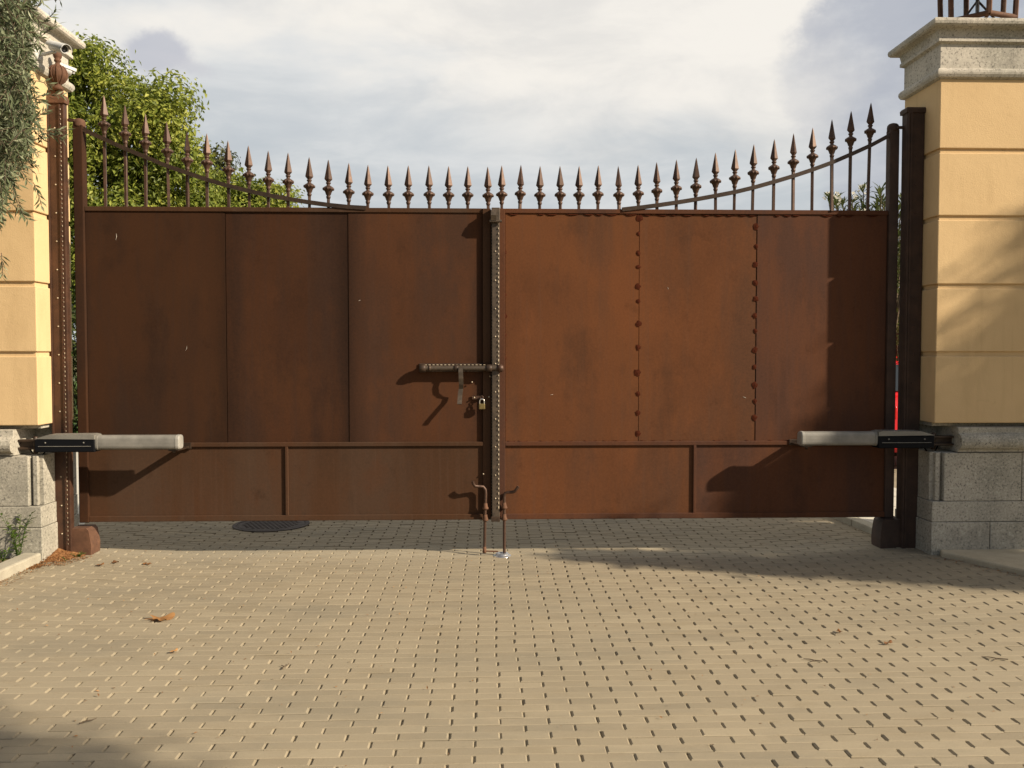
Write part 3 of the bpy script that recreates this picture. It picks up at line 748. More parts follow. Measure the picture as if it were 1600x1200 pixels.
# ------------------------------------------------------------------ security cameras on the left pillar
def seccam(tipx, tipy, Y, direction, length, r_, label, parts=True):
    tip = P(tipx, tipy, Y); d = Vector(direction).normalized(); back = tip - d * length
    t = thing('security_camera', tip - d * length * .5 - Vector((0, 0, r_)), label, 'security camera', 'white cameras on the pillar')
    mb = MB(); mb.lathe([(r_ * .7, 0), (r_, .015), (r_, length - .01), (r_ * .96, length), (r_ * .8, length), (r_ * .78, length - .012)], 20, back, axis=d); mb.build('body', M['white_paint'], t)
    l = MB(); l.lathe([(r_ * .77, length - .014), (r_ * .77, length - .006), (r_ * .5, length - .004), (r_ * .3, length - .008)], 20, back, axis=d); l.build('lens', M['lens'], t)
    s = MB(); q = d.to_track_quat('Z', 'Y').to_matrix().to_4x4()
    vs, fs = [], []; up = Vector((0, 0, 1)); sd = d.cross(up).normalized(); up = sd.cross(d)
    n = 12
    for e in (-.01, length + .025):
        for k in range(n + 1):
            a = math.pi * (.05 + .9 * k / n); 
            for rr in (r_ * 1.12, r_ * 1.22): vs.append(back + d * e + sd * rr * math.cos(a) + up * rr * math.sin(a))
    m_ = 2 * (n + 1)
    for k in range(n):
        i = k * 2; fs += [(i, i + 2, m_ + i + 2, m_ + i), (i + 1, m_ + i + 1, m_ + i + 3, i + 3), (i, i + 1, i + 3, i + 2), (m_ + i, m_ + i + 2, m_ + i + 3, m_ + i + 1)]
    fs += [(0, m_, m_ + 1, 1), (m_ - 2, m_ - 1, 2 * m_ - 1, 2 * m_ - 2)]
    s.add(vs, fs); s.build('sunshield', M['white_paint'], t)
    b = MB(); w = Vector((XL + .004, back.y, back.z - .06)); pm = back + d * length * .35 - up * r_
    b.tube([w, Vector((w.x + .05, w.y, w.z)), pm], .012, 10); b.lathe([(.045, 0), (.045, .012), (.03, .02)], 16, w - Vector((.004, 0, 0)), axis=(1, 0, 0)); b.build('bracket', M['white_paint'], t)
    return t
seccam(101, 77, 6.40, (.74, -.55, -.30), .19, .031, 'upper white security camera facing the drive under pillar cornice')
seccam(112, 113, 6.92, (.75, .5, -.22), .20, .032, 'lower white security camera pointing away behind ball finial')

# ------------------------------------------------------------------ lantern
def lantern():
    zt_ = PZ(1462, 31, PF); cy = (PF + PB) / 2 - .03; cx = PX(1517, cy)
    t = thing('lantern', (cx, cy, zt_), 'rusty hexagonal glazed lantern standing on the pillar top', 'lantern')
    n = 6; a0 = R(18)
    def pt(r, k, z): a = a0 + 2 * math.pi * k / n; return Vector((cx + r * math.cos(a), cy + r * math.sin(a), zt_ + z))
    b = MB(); b.lathe([(.12, -.005), (.12, .02), (.20, .03), (.20, .045), (.10, .05)], 6, (cx, cy, zt_))
    for k in range(n): b.tube([pt(.255, k, .055), pt(.255, k + 1, .055)], .02, 6); b.tube([pt(.255, k, .05), pt(.1, k, .035)], .012, 6)
    b.build('base', M['rust_orange'], t)
    for k in range(n):
        f = MB(); f.tube([pt(.255, k, .05), pt(.275, k, .62)], .020, 6, flat=True); f.build('corner_bar', M['rust_orange'], t)
        g = MB(); q = [pt(.25, k, .06), pt(.25, k + 1, .06), pt(.27, k + 1, .61), pt(.27, k, .61)]; c = Vector((cx, cy, zt_ + .3))
        nn = (q[1] - q[0]).cross(q[3] - q[0]).normalized() * .003
        g.add([v for v in q] + [v - nn for v in q], [(0, 1, 2, 3), (7, 6, 5, 4), (0, 4, 5, 1), (1, 5, 6, 2), (2, 6, 7, 3), (3, 7, 4, 0)]); g.build('pane', M['glass'], t)
    r = MB()
    for k in range(n): r.tube([pt(.275, k, .62), pt(.275, k + 1, .62)], .014, 6)
    r.lathe([(.34, .63), (.33, .65), (.14, .86), (.10, .87), (.10, .95), (.14, .96), (.03, 1.02), (.015, 1.1)], 6, (cx, cy, zt_)); r.build('roof', M['rust_orange'], t)
    s = MB(); s.tube([(cx, cy, zt_ + .03), (cx, cy, zt_ + .26)], .014, 8)
    for a in (0, 2.1, 4.2): s.tube([(cx + .2 * math.cos(a), cy + .2 * math.sin(a), zt_ + .04), (cx, cy, zt_ + .24)], .008, 6)
    s.lathe([(.02, .26), (.05, .30), (.06, .36), (.04, .42), (.01, .44)], 12, (cx, cy, zt_)); s.build('lamp_holder', M['iron_dark'], t)
lantern()

# ------------------------------------------------------------------ foliage
def leaf_mesh(name, C, Dirs, Nrm, length, width, mat, parent, tone, fold=.25):
    """one rhombic folded leaf per row"""
    C, Dirs, Nrm = map(np.asarray, (C, Dirs, Nrm))
    Dirs = Dirs / np.linalg.norm(Dirs, axis=1, keepdims=True)
    S = np.cross(Dirs, Nrm); S /= np.linalg.norm(S, axis=1, keepdims=True) + 1e-9; N = np.cross(S, Dirs)
    Ls = length[:, None] if hasattr(length, '__len__') else length; Ws = width[:, None] if hasattr(width, '__len__') else width
    v0 = C; v2 = C + Dirs * Ls; m = C + Dirs * Ls * .45
    v1 = m + S * Ws / 2 + N * Ws * fold; v3 = m - S * Ws / 2 + N * Ws * fold
    V = np.stack([v0, v1, v2, v3], 1).reshape(-1, 3)
    i = np.arange(len(C)) * 4
    T = np.concatenate([np.stack([i, i + 1, i + 2], 1), np.stack([i, i + 2, i + 3], 1)])
    return np_mesh(name, V, [T], mat, parent, attr=np.repeat(tone, 4))
def rdir(n, up=0.):
    d = rng.normal(size=(n, 3)); d /= np.linalg.norm(d, axis=1, keepdims=True); d[:, 2] += up; return d / np.linalg.norm(d, axis=1, keepdims=True)
def crown(parent, blobs, nclump, per, leafL, leafW, mat, clump_r=.32, shell=.55, name='crown', up=.5, rough=.22):
    """blobs: [(cx,cy,cz,rx,ry,rz)]; leaf clumps spread in the outer part of the blobs"""
    w = np.array([b[3] * b[4] * b[5] for b in blobs]) ** .7; w /= w.sum()
    ids = rng.choice(len(blobs), nclump, p=w); B = np.array(blobs)[ids]
    d = rdir(nclump); rr = shell + (1 - shell) * rng.random(nclump) ** .6
    # uneven outline
    bumps = np.array([mnoise.noise(Vector((d[i] * 2.3 + ids[i] * 7.1).tolist())) for i in range(nclump)])
    rr = rr * (1 + rough * bumps)
    cc = B[:, :3] + d * B[:, 3:] * rr[:, None]
    cr = clump_r * rng.uniform(.6, 1.3, nclump)
    C = np.repeat(cc, per, 0) + np.clip(rng.normal(size=(nclump * per, 3)), -2, 2) * (np.repeat(cr, per)[:, None] * np.array([.55, .55, .38]))
    n = len(C); dd = rdir(n) ; dd[:, 2] -= .25; nn = rdir(n, up); nn += .4 * np.repeat(d, per, 0)
    tone = np.clip(np.repeat(rng.normal(.5, .24, nclump), per) + rng.normal(0, .15, n), 0, 1)
    L_ = leafL * rng.uniform(.6, 1.25, n)
    return leaf_mesh(name, C, dd, nn, L_, L_ * leafW, mat, parent, tone)
def puff_crown(parent, blobs, npuff, per, leafL, leafW, mat, pr, name='crown'):
    """crown of leafy puffs: each puff carries its leaves on an uneven outer skin, with gaps between puffs"""
    w = np.array([b[3] * b[4] + b[3] * b[5] for b in blobs]); w /= w.sum(); ids = rng.choice(len(blobs), npuff, p=w); B = np.array(blobs)[ids]
    d = rdir(npuff); d[:, 1] -= .25; cc = B[:, :3] + d * B[:, 3:] * rng.uniform(.62, 1.0, npuff)[:, None]
    r_ = pr * rng.uniform(.55, 1.25, npuff); tone_p = rng.normal(.5, .17, npuff)
    C = []; Nn = []; T = []; 
    for i in range(npuff):
        m = int(per * (r_[i] / pr) ** 2); q = rdir(m, .18); f = np.array([mnoise.noise(Vector((q[j] * 2.2 + i * 3.7).tolist())) for j in range(m)])
        rad = r_[i] * (1 + .45 * f) * rng.uniform(.55, 1.08, m); C.append(cc[i] + q * rad[:, None] * (1.15, 1.15, .78)); Nn.append(q + rng.normal(0, .45, (m, 3)) + (0, 0, .25)); T.append(np.clip(tone_p[i] + rng.normal(0, .2, m), 0, 1))
    C = np.concatenate(C); Nn = np.concatenate(Nn); T = np.concatenate(T); n = len(C); dd = np.cross(Nn, rdir(n)); dd[:, 2] -= .2; L_ = leafL * rng.uniform(.6, 1.3, n)
    return leaf_mesh(name, C, dd, Nn, L_, L_ * leafW, mat, parent, T)
def trunk(parent, base, top, r0, limbs, name='trunk'):
    mb = MB(); b = Vector(base); t = Vector(top); k = 8
    pts = [b.lerp(t, i / k) + Vector((random.uniform(-1, 1), random.uniform(-1, 1), 0)) * r0 * .35 * (i > 0) for i in range(k + 1)]
    pts[0].z -= .1
    mb.tube(pts, [r0 * (1.35 - .35 * min(1, i * 2 / k)) * (1 - .55 * i / k) for i in range(k + 1)], 10)
    for e in limbs:
        e = Vector(e); s = pts[random.randint(k // 2, k)]; m = s.lerp(e, .5) + Vector((random.uniform(-.2, .2), random.uniform(-.2, .2), .15))
        mb.tube([s, s.lerp(m, .6), m, m.lerp(e, .6), e], [r0 * .38, r0 * .32, r0 * .24, r0 * .16, r0 * .06], 7)
    return mb.build(name, M['bark'], parent)
def tree(name, base, blobs, nclump, per, leafL, leafW, mat, label, r0=.18, group=None, clump_r=.32, shell=.5, cat='tree', rough=.22, puff=0):
    t = thing(name, base, label, cat, group)
    c = np.mean([b[:3] for b in blobs], 0)
    trunk(t, base, (c[0], c[1], c[2]), r0, [(b[0], b[1], b[2] + b[5] * .3) for b in blobs])
    if puff: puff_crown(t, blobs, nclump, per, leafL, leafW, mat, puff)
    else: crown(t, blobs, nclump, per, leafL, leafW, mat, clump_r, shell, rough=rough)
    return t
def blob(px, py, Y, rpx, rpz, dy=None):
    p = P(px, py, Y); s = Y / F; return (p.x, p.y, p.z, rpx * s, dy or rpx * s, rpz * s)
# big sunny tree beyond the gate, left
Yt = 19
p = P(150, 400, Yt)
tree('leafy_tree', (p.x, Yt, 0), [blob(150, 185, Yt, 85, 85), blob(90, 250, Yt, 95, 110), blob(225, 215, Yt, 78, 80), blob(160, 320, Yt, 130, 110), blob(262, 300, Yt, 70, 90), blob(245, 180, Yt - .6, 45, 45), blob(130, 110, Yt, 38, 32), blob(205, 400, Yt, 120, 110)],
     300, 300, .11, .5, M['leaf_yellow'], 'big sunlit yellow green tree rising behind the left end of the gate', .2, None, puff=.46)
Yt = 24
p = P(400, 400, Yt)
tree('leafy_tree', (p.x, Yt, 0), [blob(385, 335, Yt, 52, 48), blob(425, 345, Yt, 36, 40), blob(350, 350, Yt, 45, 90), blob(400, 430, Yt, 70, 90)],
     95, 260, .13, .5, M['leaf_yellow'], 'low yellow green tree right of the big tree behind gate spears', .16, None, puff=.50)
Yt = 27
p = P(340, 400, Yt)
tree('dark_tree', (p.x, Yt, 0), [blob(342, 262, Yt, 20, 40), blob(336, 320, Yt, 30, 60), blob(440, 312, Yt, 14, 16), blob(350, 400, Yt, 60, 90)],
     70, 200, .13, .5, M['leaf_dark'], 'narrow darker tree top between the two yellow green trees', .14, None, puff=.38)
# clipped hedge behind the left gap and shrubs right
Yh = 15.4; p = P(60, 560, Yh)
hd_ = thing('hedge', (p.x, Yh, 0), 'dark green hedge below the big tree seen past the left post', 'hedge')
crown(hd_, [(p.x + dx, Yh, 1.2, .75, .6, 1.65) for dx in (-1.6, -.8, 0, .8, 1.6)], 560, 34, .10, .5, M['leaf_hedge'], .22, .4, 'foliage')
mb = MB()
for dx in (-1.6, -.8, 0, .8, 1.6): mb.tube([(p.x + dx, Yh, -.05), (p.x + dx + .05, Yh, .5), (p.x + dx, Yh + .05, 1.2)], [.05, .04, .02], 7)
mb.build('stem', M['bark'], hd_)

def oleander(px, Y, hgt, n, label):
    p = P(px, 500, Y); t = thing('oleander', (p.x, Y, 0), label, 'shrub'); C, Dd, N = [], [], []; st = MB(); fl = []
    for k in range(n):
        a = rng.uniform(0, 2 * math.pi); sp = rng.uniform(.1, 1.0); hh = hgt * rng.uniform(.84, 1.0) * (1 - .05 * sp)
        pts = [Vector((p.x + math.cos(a) * .15 * sp, Y + math.sin(a) * .15 * sp, -.02)), Vector((p.x + math.cos(a) * .5 * sp, Y + math.sin(a) * .5 * sp, hh * .55)), Vector((p.x + math.cos(a) * .85 * sp, Y + math.sin(a) * .85 * sp, hh))]
        st.tube(pts, [.02, .014, .006], 6)
        for j in range(64):
            u = 1 - rng.random() ** 1.6 * .8; q = pts[1].lerp(pts[2], (u - .5) * 2) if u > .5 else pts[0].lerp(pts[1], u * 2)
            an = rng.uniform(0, 6.28); d = Vector((math.cos(an), math.sin(an), rng.uniform(.2, 1.4))); C.append(q[:]); Dd.append(d[:]); N.append((-math.cos(an) * .6, -math.sin(an) * .6, 1))
        if rng.random() < .55: fl.append(pts[2])
    n_ = len(C); L_ = rng.uniform(.11, .19, n_); leaf_mesh('foliage', C, Dd, N, L_, L_ * .2, M['leaf_oleander'], t, np.clip(rng.normal(.5, .25, n_), 0, 1)); st.build('stem', M['bark'], t)
    FC, FD, FN = [], [], []
    for q in fl:
        for j in range(16):
            d = rdir(1, .5)[0]; FC.append((q.x + d[0] * .04, q.y + d[1] * .04, q.z + d[2] * .04)); FD.append(d); FN.append(rdir(1)[0])
    if FC: leaf_mesh('blossom', FC, FD, FN, .045, .04, M['petal'], t, rng.random(len(FC)))
oleander(1362, 12.0, PZ(1355, 287, 12.0), 64, 'white flowering oleander showing above the right end of the gate')
oleander(1400, 13.2, PZ(1400, 332, 13.2), 34, 'taller leafy oleander behind the right gate post gap')

# ------------------------------------------------------------------ olive tree at the left
def olive():
    base = (-4.35, 5.05, .0); t = thing('olive_tree', base, 'grey green olive tree overhanging the left pillar at the photo edge', 'tree')
    trunk(t, base, (-4.1, 5.2, 2.6), .13, [(-3.5, 5.3, 3.2), (-3.6, 5.5, 2.9), (-3.4, 5.2, 3.6), (-4.4, 4.8, 4.0), (-4.8, 5.6, 3.6), (-3.3, 5.5, 2.6)])
    C, Dd, N, T, LL = [], [], [], [], []; tw = MB()
    def twig(p0, d0, length, nl, tone, draw):
        p = Vector(p0); d = Vector(d0).normalized(); step = length / nl; pts = [p.copy()]
        for j in range(nl):
            d = (d + Vector((rng.normal(0, .07), rng.normal(0, .07), -.028 + rng.normal(0, .05)))).normalized(); p = p + d * step; pts.append(p.copy())
            sd = d.orthogonal().normalized(); sd.rotate(Matrix.Rotation(rng.uniform(0, 6.28), 3, d))
            for sg in (-1, 1):
                ld = d * rng.uniform(.5, 1.1) + sd * sg * rng.uniform(.5, 1.0); C.append(p[:]); Dd.append(ld[:]); N.append(rdir(1, .4)[0]); T.append(np.clip(tone + rng.normal(0, .22), 0, 1)); LL.append(rng.uniform(.038, .068))
        if draw: tw.tube(pts[::3] + [pts[-1]], .0022, 4)
    # right boundary of the foliage in the photograph, by row
    def bound(py): return np.interp(py, [-60, 0, 50, 90, 130, 180, 230, 270, 300, 325], [62, 56, 50, 40, 48, 58, 42, 28, 12, -8])
    k = 0
    while k < 1500:
        py = rng.uniform(-60, 320); bx_ = bound(py); px = rng.uniform(-110, bx_ - 4 - 14 * rng.random())
        if py > 240 and rng.random() < (py - 240) / 85: continue
        Y = rng.uniform(4.9, 5.9); p = P(px, py, Y)
        d = Vector((rng.uniform(-.6, .6), rng.uniform(-.7, .7), rng.uniform(-.9, .7)))
        if px > bx_ - 34: d.x = -abs(d.x) * .3 + .1
        twig(p, d, rng.uniform(.10, .24), rng.integers(7, 13), rng.normal(.48, .13), True); k += 1
    for px, py, dx, dz in ((58, 12, .5, .9), (62, 40, .6, .7), (60, 60, .5, .4), (58, 205, .8, -.1), (60, 150, .9, .25), (52, 285, .4, -.8), (15, 315, .8, -.6), (20, 300, .5, -1), (2, 395, .2, -1), (66, 205, .9, .1)):
        twig(P(px, py, 5.4), (dx, 0, dz), .14, 9, .6, True)
    for j in range(420):                                          # the rest of the crown, beyond the picture's edge
        q = rdir(1)[0] * rng.uniform(.45, 1) ; twig((-4.75 + q[0] * .95, 5.1 + q[1] * .8, 3.6 + q[2] * 1.2), rdir(1)[0], .22, 8, .45, False)
    leaf_mesh('crown', C, Dd, N, np.array(LL), np.array(LL) * .21, M['leaf_olive'], t, np.array(T), .12)
    tw.build('twigs', M['bark'], t)
olive()

# ------------------------------------------------------------------ trees just outside the frame that shade drive and pillar
SUN = Vector((2.17, -1.0, 1.37)).normalized()
def toward(pt, t): return Vector(pt) + Vector((2.17, -1.0, 1.37)) * t
def shade(pt, t, rx, ry, rz):
    c = toward(pt, t); return (c.x, c.y, c.z, rx, ry, rz)
low = [shade((2.75, 6.5, .95), 2.3, .34, .12, .09), shade((2.2, 8.25, 0), 2.6, .8, .3, .3), shade(GP(960, 861, .04), 2.2, .45, .12, .08), shade(GP(1080, 866, .04), 2.2, .50, .16, .14), shade(GP(1230, 876, .04), 2.25, .55, .22, .22), shade(GP(1370, 880, .04), 2.2, .55, .26, .26), shade(GP(1500, 890, .04), 2.3, .6, .30, .30), shade(GP(1600, 900, .04), 2.3, .6, .3, .3),
       shade((3.45, PF, .45), 2.3, .55, .3, .40), shade((4.0, PF, .5), 2.35, .6, .3, .45), shade((3.7, PF, .98), 2.3, .55, .25, .22), shade((4.15, PF, 1.15), 2.4, .5, .25, .35), shade(P(1260, 775, D), 2.3, .42, .2, .15), shade(P(1360, 770, D), 2.3, .5, .3, .3)]
st_ = tree('street_tree', (7.9, 4.3, 0), low, 720, 40, .11, .55, M['leaf_hedge'], 'roadside tree beyond the right edge shading the lantern pillar foot', .12, 'roadside trees outside the frame', .17, .0)
hi = [shade((4.0, PF, 1.62), 2.5, .55, .3, .26), shade((3.75, PF, 1.42), 2.4, .38, .2, .13), shade((4.15, PF, 2.05), 2.6, .45, .3, .25), shade((4.35, PF, 2.6), 2.6, .5, .3, .4), shade((4.7, PF, 2.2), 2.6, .6, .4, .6)]
crown(st_, hi, 84, 24, .11, .5, M['leaf_hedge'], .16, .0, 'upper_crown')
c2 = toward((-2.42, 3.06, 0), 3.6)
tree('street_tree', (c2.x + .9, c2.y - .8, 0), [(c2.x, c2.y, c2.z, 1.0, .55, .8), (c2.x + .7, c2.y - .7, c2.z + .6, 1.1, .8, .8)],
     200, 40, .14, .55, M['leaf_hedge'], 'roadside tree behind the viewer shading the lower left paving', .13, 'roadside trees outside the frame', .3, .2)

# ------------------------------------------------------------------ kerbs, pavements, planting at the sides
def poly_slab(name, outline, z0, z1, mat, bev=.008):
    b = bmesh.new(); vs = [b.verts.new((x, y, z0)) for x, y in outline]; f = b.faces.new(vs)
    e = bmesh.ops.extrude_face_region(b, geom=[f]); bmesh.ops.translate(b, vec=(0, 0, z1 - z0), verts=[v for v in e['geom'] if isinstance(v, bmesh.types.BMVert)])
    bmesh.ops.recalc_face_normals(b, faces=b.faces[:])
    if bev: bmesh.ops.bevel(b, geom=b.edges[:], offset=bev, segments=2, profile=.5, affect='EDGES')
    mb = MB(); mb.bm(b); o = mb.build(name, mat); o['kind'] = 'structure'; return o
# left kerb: from the pillar corner out to the left of the picture
k0 = GP(60, 882, .03); k1 = GP(0, 914, .02); dk = (k1 - k0).normalized(); nk = Vector((-dk.y, dk.x, 0));  nk = nk if nk.x < 0 else -nk
k0 = Vector((XL + .02, PF - .03, 0)); k1 = Vector((k1.x, k1.y, 0)); dk = (k1 - k0).normalized(); nk = Vector((dk.y, -dk.x, 0)); nk = nk if nk.x < 0 else -nk
def kp(a, s): v = k0 + dk * a + nk * s; return (v.x, v.y)
for a0_, a1_ in ((0, .62), (.626, 1.6), (1.606, 3.2)):
    poly_slab('kerb', [kp(a0_, 0), kp(a1_, 0), kp(a1_, .13), kp(a0_, .13)], -.05, .115, M['kerb'], .014)
bedz = .075
mb = MB(); q = [kp(0.0, .125), kp(3.2, .125), (-8.5, kp(3.2, .13)[1]), (-8.5, PF + .02), (XL - .1, PF + .02)]
mb.add([(x, y, bedz) for x, y in q], [tuple(range(5))]); o = mb.build('planting_bed', M['soil']); o['kind'] = 'structure'
# right pavement in front of the lantern pillar
e0 = GP(1469, 864, .07); e1 = GP(1600, 893, .07); de = (e1 - e0).normalized()
f1 = e0 + de * 3.0
poly_slab('sidewalk', [(XR + .06, PF + .01), (e0.x, e0.y - .02), (f1.x, f1.y), (f1.x + 1.5, PF + .01)], -.05, .085, M['slab'], .012)
# kerb and pavement behind the gate, right
g0 = GP(1384, 843, .05); g1 = GP(1296, 806, .05); dg = (g1 - g0).normalized(); ng = Vector((dg.y, -dg.x, 0)); ng = ng if ng.x > 0 else -ng
def gp(a, s): v = g0 + dg * a + ng * s; return (v.x, v.y)
for k in range(0, 7):
    poly_slab('kerb', [gp(k * .6, 0), gp(k * .6 + .594, 0), gp(k * .6 + .594, .10), gp(k * .6, .10)], -.05, .10, M['kerb'], .008)
for j in range(4):
    poly_slab('pavement', [gp(0, .105 + j * .3), gp(4.2, .105 + j * .3), gp(4.2, .4 + j * .3), gp(0, .4 + j * .3)], -.05, .098, M['slab_pale'], .005)
# pale stone edging seen through the left gap
for i, y in enumerate(np.arange(7.6, 11.4, .62)):
    x = P(115, 760, float(y)).x
    poly_slab('kerb', [(x - .35, y), (x + .06, y), (x + .06 - .2, y + .61), (x - .6, y + .61)], -.05, .05, M['slab_pale'], .006)

# manhole
mc = GP(424, 820, 0); mh = thing('manhole_cover', (mc.x, mc.y, 0), 'dark round iron manhole cover in the shade below the gate', 'manhole cover')
b = MB(); b.lathe([(.30, -.02), (.335, .004), (.335, .008), (.302, .009), (.300, .003)], 40, (mc.x, mc.y, 0), sm=False); b.build('ring', M['manhole'], mh)
b = MB(); b.lathe([(.296, -.02), (.296, .006), (.28, .009), (.01, .010)], 40, (mc.x, mc.y, 0), sm=False)
for i in range(-6, 7):
    for j in range(-6, 7):
        x, y = i * .042 + (.021 if j % 2 else 0), j * .042
        if x * x + y * y < .25 ** 2: b.box(mc.x + x - .012, mc.x + x + .012, mc.y + y - .007, mc.y + y + .007, .0085, .0125)
b.build('lid', M['manhole'], mh)

# ------------------------------------------------------------------ small things on the ground
def litter_heap():
    a = GP(84, 862, .04); n = 900
    C, T = [], []
    for k in range(n):
        u = rng.random(); y = 6.62 - u * .42; x0 = XL + .02; x = x0 + rng.random() ** 1.4 * (.06 + .22 * (1 - u * .6)) * (.35 if y < 6.3 else 1) 
        C.append((x, y, gz(x, y) + .004 + .055 * max(0, 1 - (x - x0) / .22) * max(0, (y - 6.35) / .27) * rng.random()))
    for k in range(420):   # scatter along the kerb foot
        u = rng.random(); v = k0 + dk * (u * 1.2) - nk * (rng.random() ** 2 * .10 + .005); C.append((v.x, v.y, gz(v.x, v.y) + .006))
    for k in range(260):   # bits along the right pillar foot and under the gate
        if k < 130: u = rng.random(); v = e0 + de * (u * 1.1); C.append((v.x - rng.random() ** 2 * .12, v.y - .02 - rng.random() ** 2 * .05, gz(v.x, v.y) + .006))
        else: x = rng.uniform(-3.0, 2.9); y = rng.uniform(6.5, 7.1); C.append((x, y, gz(x, y) + .005))
    for k in range(240): x = rng.uniform(-3.2, 3.4); y = rng.uniform(3.2, 6.6); C.append((x, y, gz(x, y) + .005))
    n = len(C); d = rdir(n); d[:, 2] *= .3; L_ = rng.uniform(.008, .022, n)
    o = leaf_mesh('leaf_litter', C, d, rdir(n, 2), L_, L_ * .4, M['dry_leaf'], None, rng.random(n) * .8)
    mb = MB(); g = []; nx_, ny_ = 13, 13
    for j in range(ny_):
        for i in range(nx_):
            x = XL + .02 + .30 * i / 12; y = 6.66 - .34 * j / 12
            h = .060 * max(0, 1 - i / 9) * max(0, 1 - j / 10) - .008 + .006 * mnoise.noise(Vector((x * 30, y * 30, 0)))
            g.append((x, y, gz(x, y) + h))
    mb.add(g, [(j * nx_ + i, (j + 1) * nx_ + i, (j + 1) * nx_ + i + 1, j * nx_ + i + 1) for j in range(ny_ - 1) for i in range(nx_ - 1)], 0, True)
    me = mb.build('leaf_litter', M['litter'])
    for q in (o, me): tag(q, 'brown leaf litter drifted against the left post and kerb', 'leaf litter', 'leaf litter by the left post', 'stuff')
litter_heap()
def weed(px, py, z, hgt, n, label, spread=.5, nl=10, lf=.03, spiky=False):
    p = GP(px, py, z); t = thing('weed', p, label, 'weed'); st = MB(); C, Dd, N = [], [], []
    for k in range(n):
        a = rng.uniform(0, 6.28); e = Vector((p.x + math.cos(a) * hgt * spread * rng.uniform(.2, 1), p.y + math.sin(a) * hgt * spread * rng.uniform(.2, 1), p.z + hgt * rng.uniform(.6, 1)))
        m = p.lerp(e, .5) + Vector((0, 0, hgt * .12)); st.tube([p, m, e], [.003, .002, .001], 5)
        for j in range(nl):
            u = (j + 1) / nl; q = p.lerp(m, u * 2) if u < .5 else m.lerp(e, u * 2 - 1); an = rng.uniform(0, 6.28)
            C.append(q[:]); Dd.append((math.cos(an), math.sin(an), rng.uniform(-.1, .9))); N.append((0, 0, 1))
    n_ = len(C); L_ = lf * rng.uniform(.6, 1.3, n_); leaf_mesh('foliage', C, Dd, N, L_, L_ * .36, M['leaf_weed'], t, rng.random(n_)); st.build('stem', M['leaf_weed'], t)
weed(29, 875, bedz, .33, 8, 'tall leafy weed in the bed against the granite base', .38, 13, .05)
weed(4, 880, bedz, .12, 4, 'small weed at the photo edge behind left kerb', .7, 8, .04)
weed(121, 872, .03, .045, 7, 'low green weed just in front of the orange pivot block', 1.2, 6, .022)
weed(104, 880, .02, .05, 3, 'tiny green sprout left of the low weed', .8, 6, .02)
def dead_leaf(px, py, size, rot, label, lobes=5, tone=.6):
    p = GP(px, py, .0); p.z = gz(p.x, p.y); V = [(0, 0, .012)]; n = 40
    for k in range(n):
        a = 2 * math.pi * k / n; r_ = size * (.42 + .34 * abs(math.cos(lobes * a / 2)) ** 1.5 + .05 * math.sin(3 * a)); x, y = r_ * math.cos(a), r_ * math.sin(a) * .8
        z = .010 + .22 * abs(x) ** 1.1 * (1 if x > 0 else .55) + .10 * math.sin(a * 3 + rot) * size + .08 * size * math.sin(a * 5)
        V.append((x, y, max(.004, z)))
    mb = MB(); ca, sa = math.cos(rot), math.sin(rot)
    vs = [(p.x + x * ca - y * sa, p.y + x * sa + y * ca, p.z + z) for x, y, z in V]
    mb.add(vs, [(0, 1 + k, 1 + (k + 1) % n) for k in range(n)], 0, True); mb.tube([vs[0], (p.x + ca * size * -.9, p.y - sa * size * .9, p.z + .012)], .0018, 5)
    o = mb.build('fallen_leaf', M['dry_leaf']); a = o.data.attributes.new('tone', 'FLOAT', 'POINT'); a.data.foreach_set('value', [tone + random.uniform(-.2, .2) for _ in o.data.vertices]); tag(o, label, 'leaf', 'dead leaves on the drive')
dead_leaf(252, 969, .10, .2, 'large curled orange dead leaf alone on the sunlit paving', 5, .75)
dead_leaf(1311, 989, .03, 1.2, 'small reddish dead leaf on the paving below the right opener', 3, .3)
dead_leaf(1388, 1007, .035, .4, 'thin greyish dead leaf nearest the right side paving', 2, .1)
dead_leaf(157, 889, .035, .8, 'leftmost tiny dead leaf by the low weeds', 3, .3)
dead_leaf(180, 884, .04, 2.1, 'dark dead leaf between two paler ones near the weeds', 3, .15)
dead_leaf(230, 884, .04, 3.0, 'reddish scrap of leaf right of the weeds', 2, .35)
dead_leaf(272, 1020, .03, 1.0, 'tiny pale leaf scrap below the large orange leaf', 3, .9)
def twig_on_ground(px, py, ln_, rot, label):
    p = GP(px, py, .008); mb = MB(); d = Vector((math.cos(rot), math.sin(rot), 0)); s = Vector((-d.y, d.x, 0))
    mb.tube([p, p + d * ln_ * .4 + s * ln_ * .08, p + d * ln_ * .7, p + d * ln_ + s * .1 * ln_], [.003, .003, .0025, .0015], 6); mb.tube([p + d * ln_ * .4 + s * ln_ * .08, p + d * ln_ * .55 + s * ln_ * .35], .002, 5)
    o = mb.build('twig', M['bark']); tag(o, label, 'twig', 'dry twigs on the drive')
twig_on_ground(124, 1130, .07, .7, 'forked dry twig beside the lower left shadow')
twig_on_ground(441, 1045, .08, 1.3, 'dry twig on the paving below and right of the large dead leaf')
twig_on_ground(1285, 1033, .09, 2.6, 'dry twig on the sunlit paving left of the thin grey leaf')
twig_on_ground(1575, 1030, .12, 2.7, 'dry twig at the right edge of the paving')

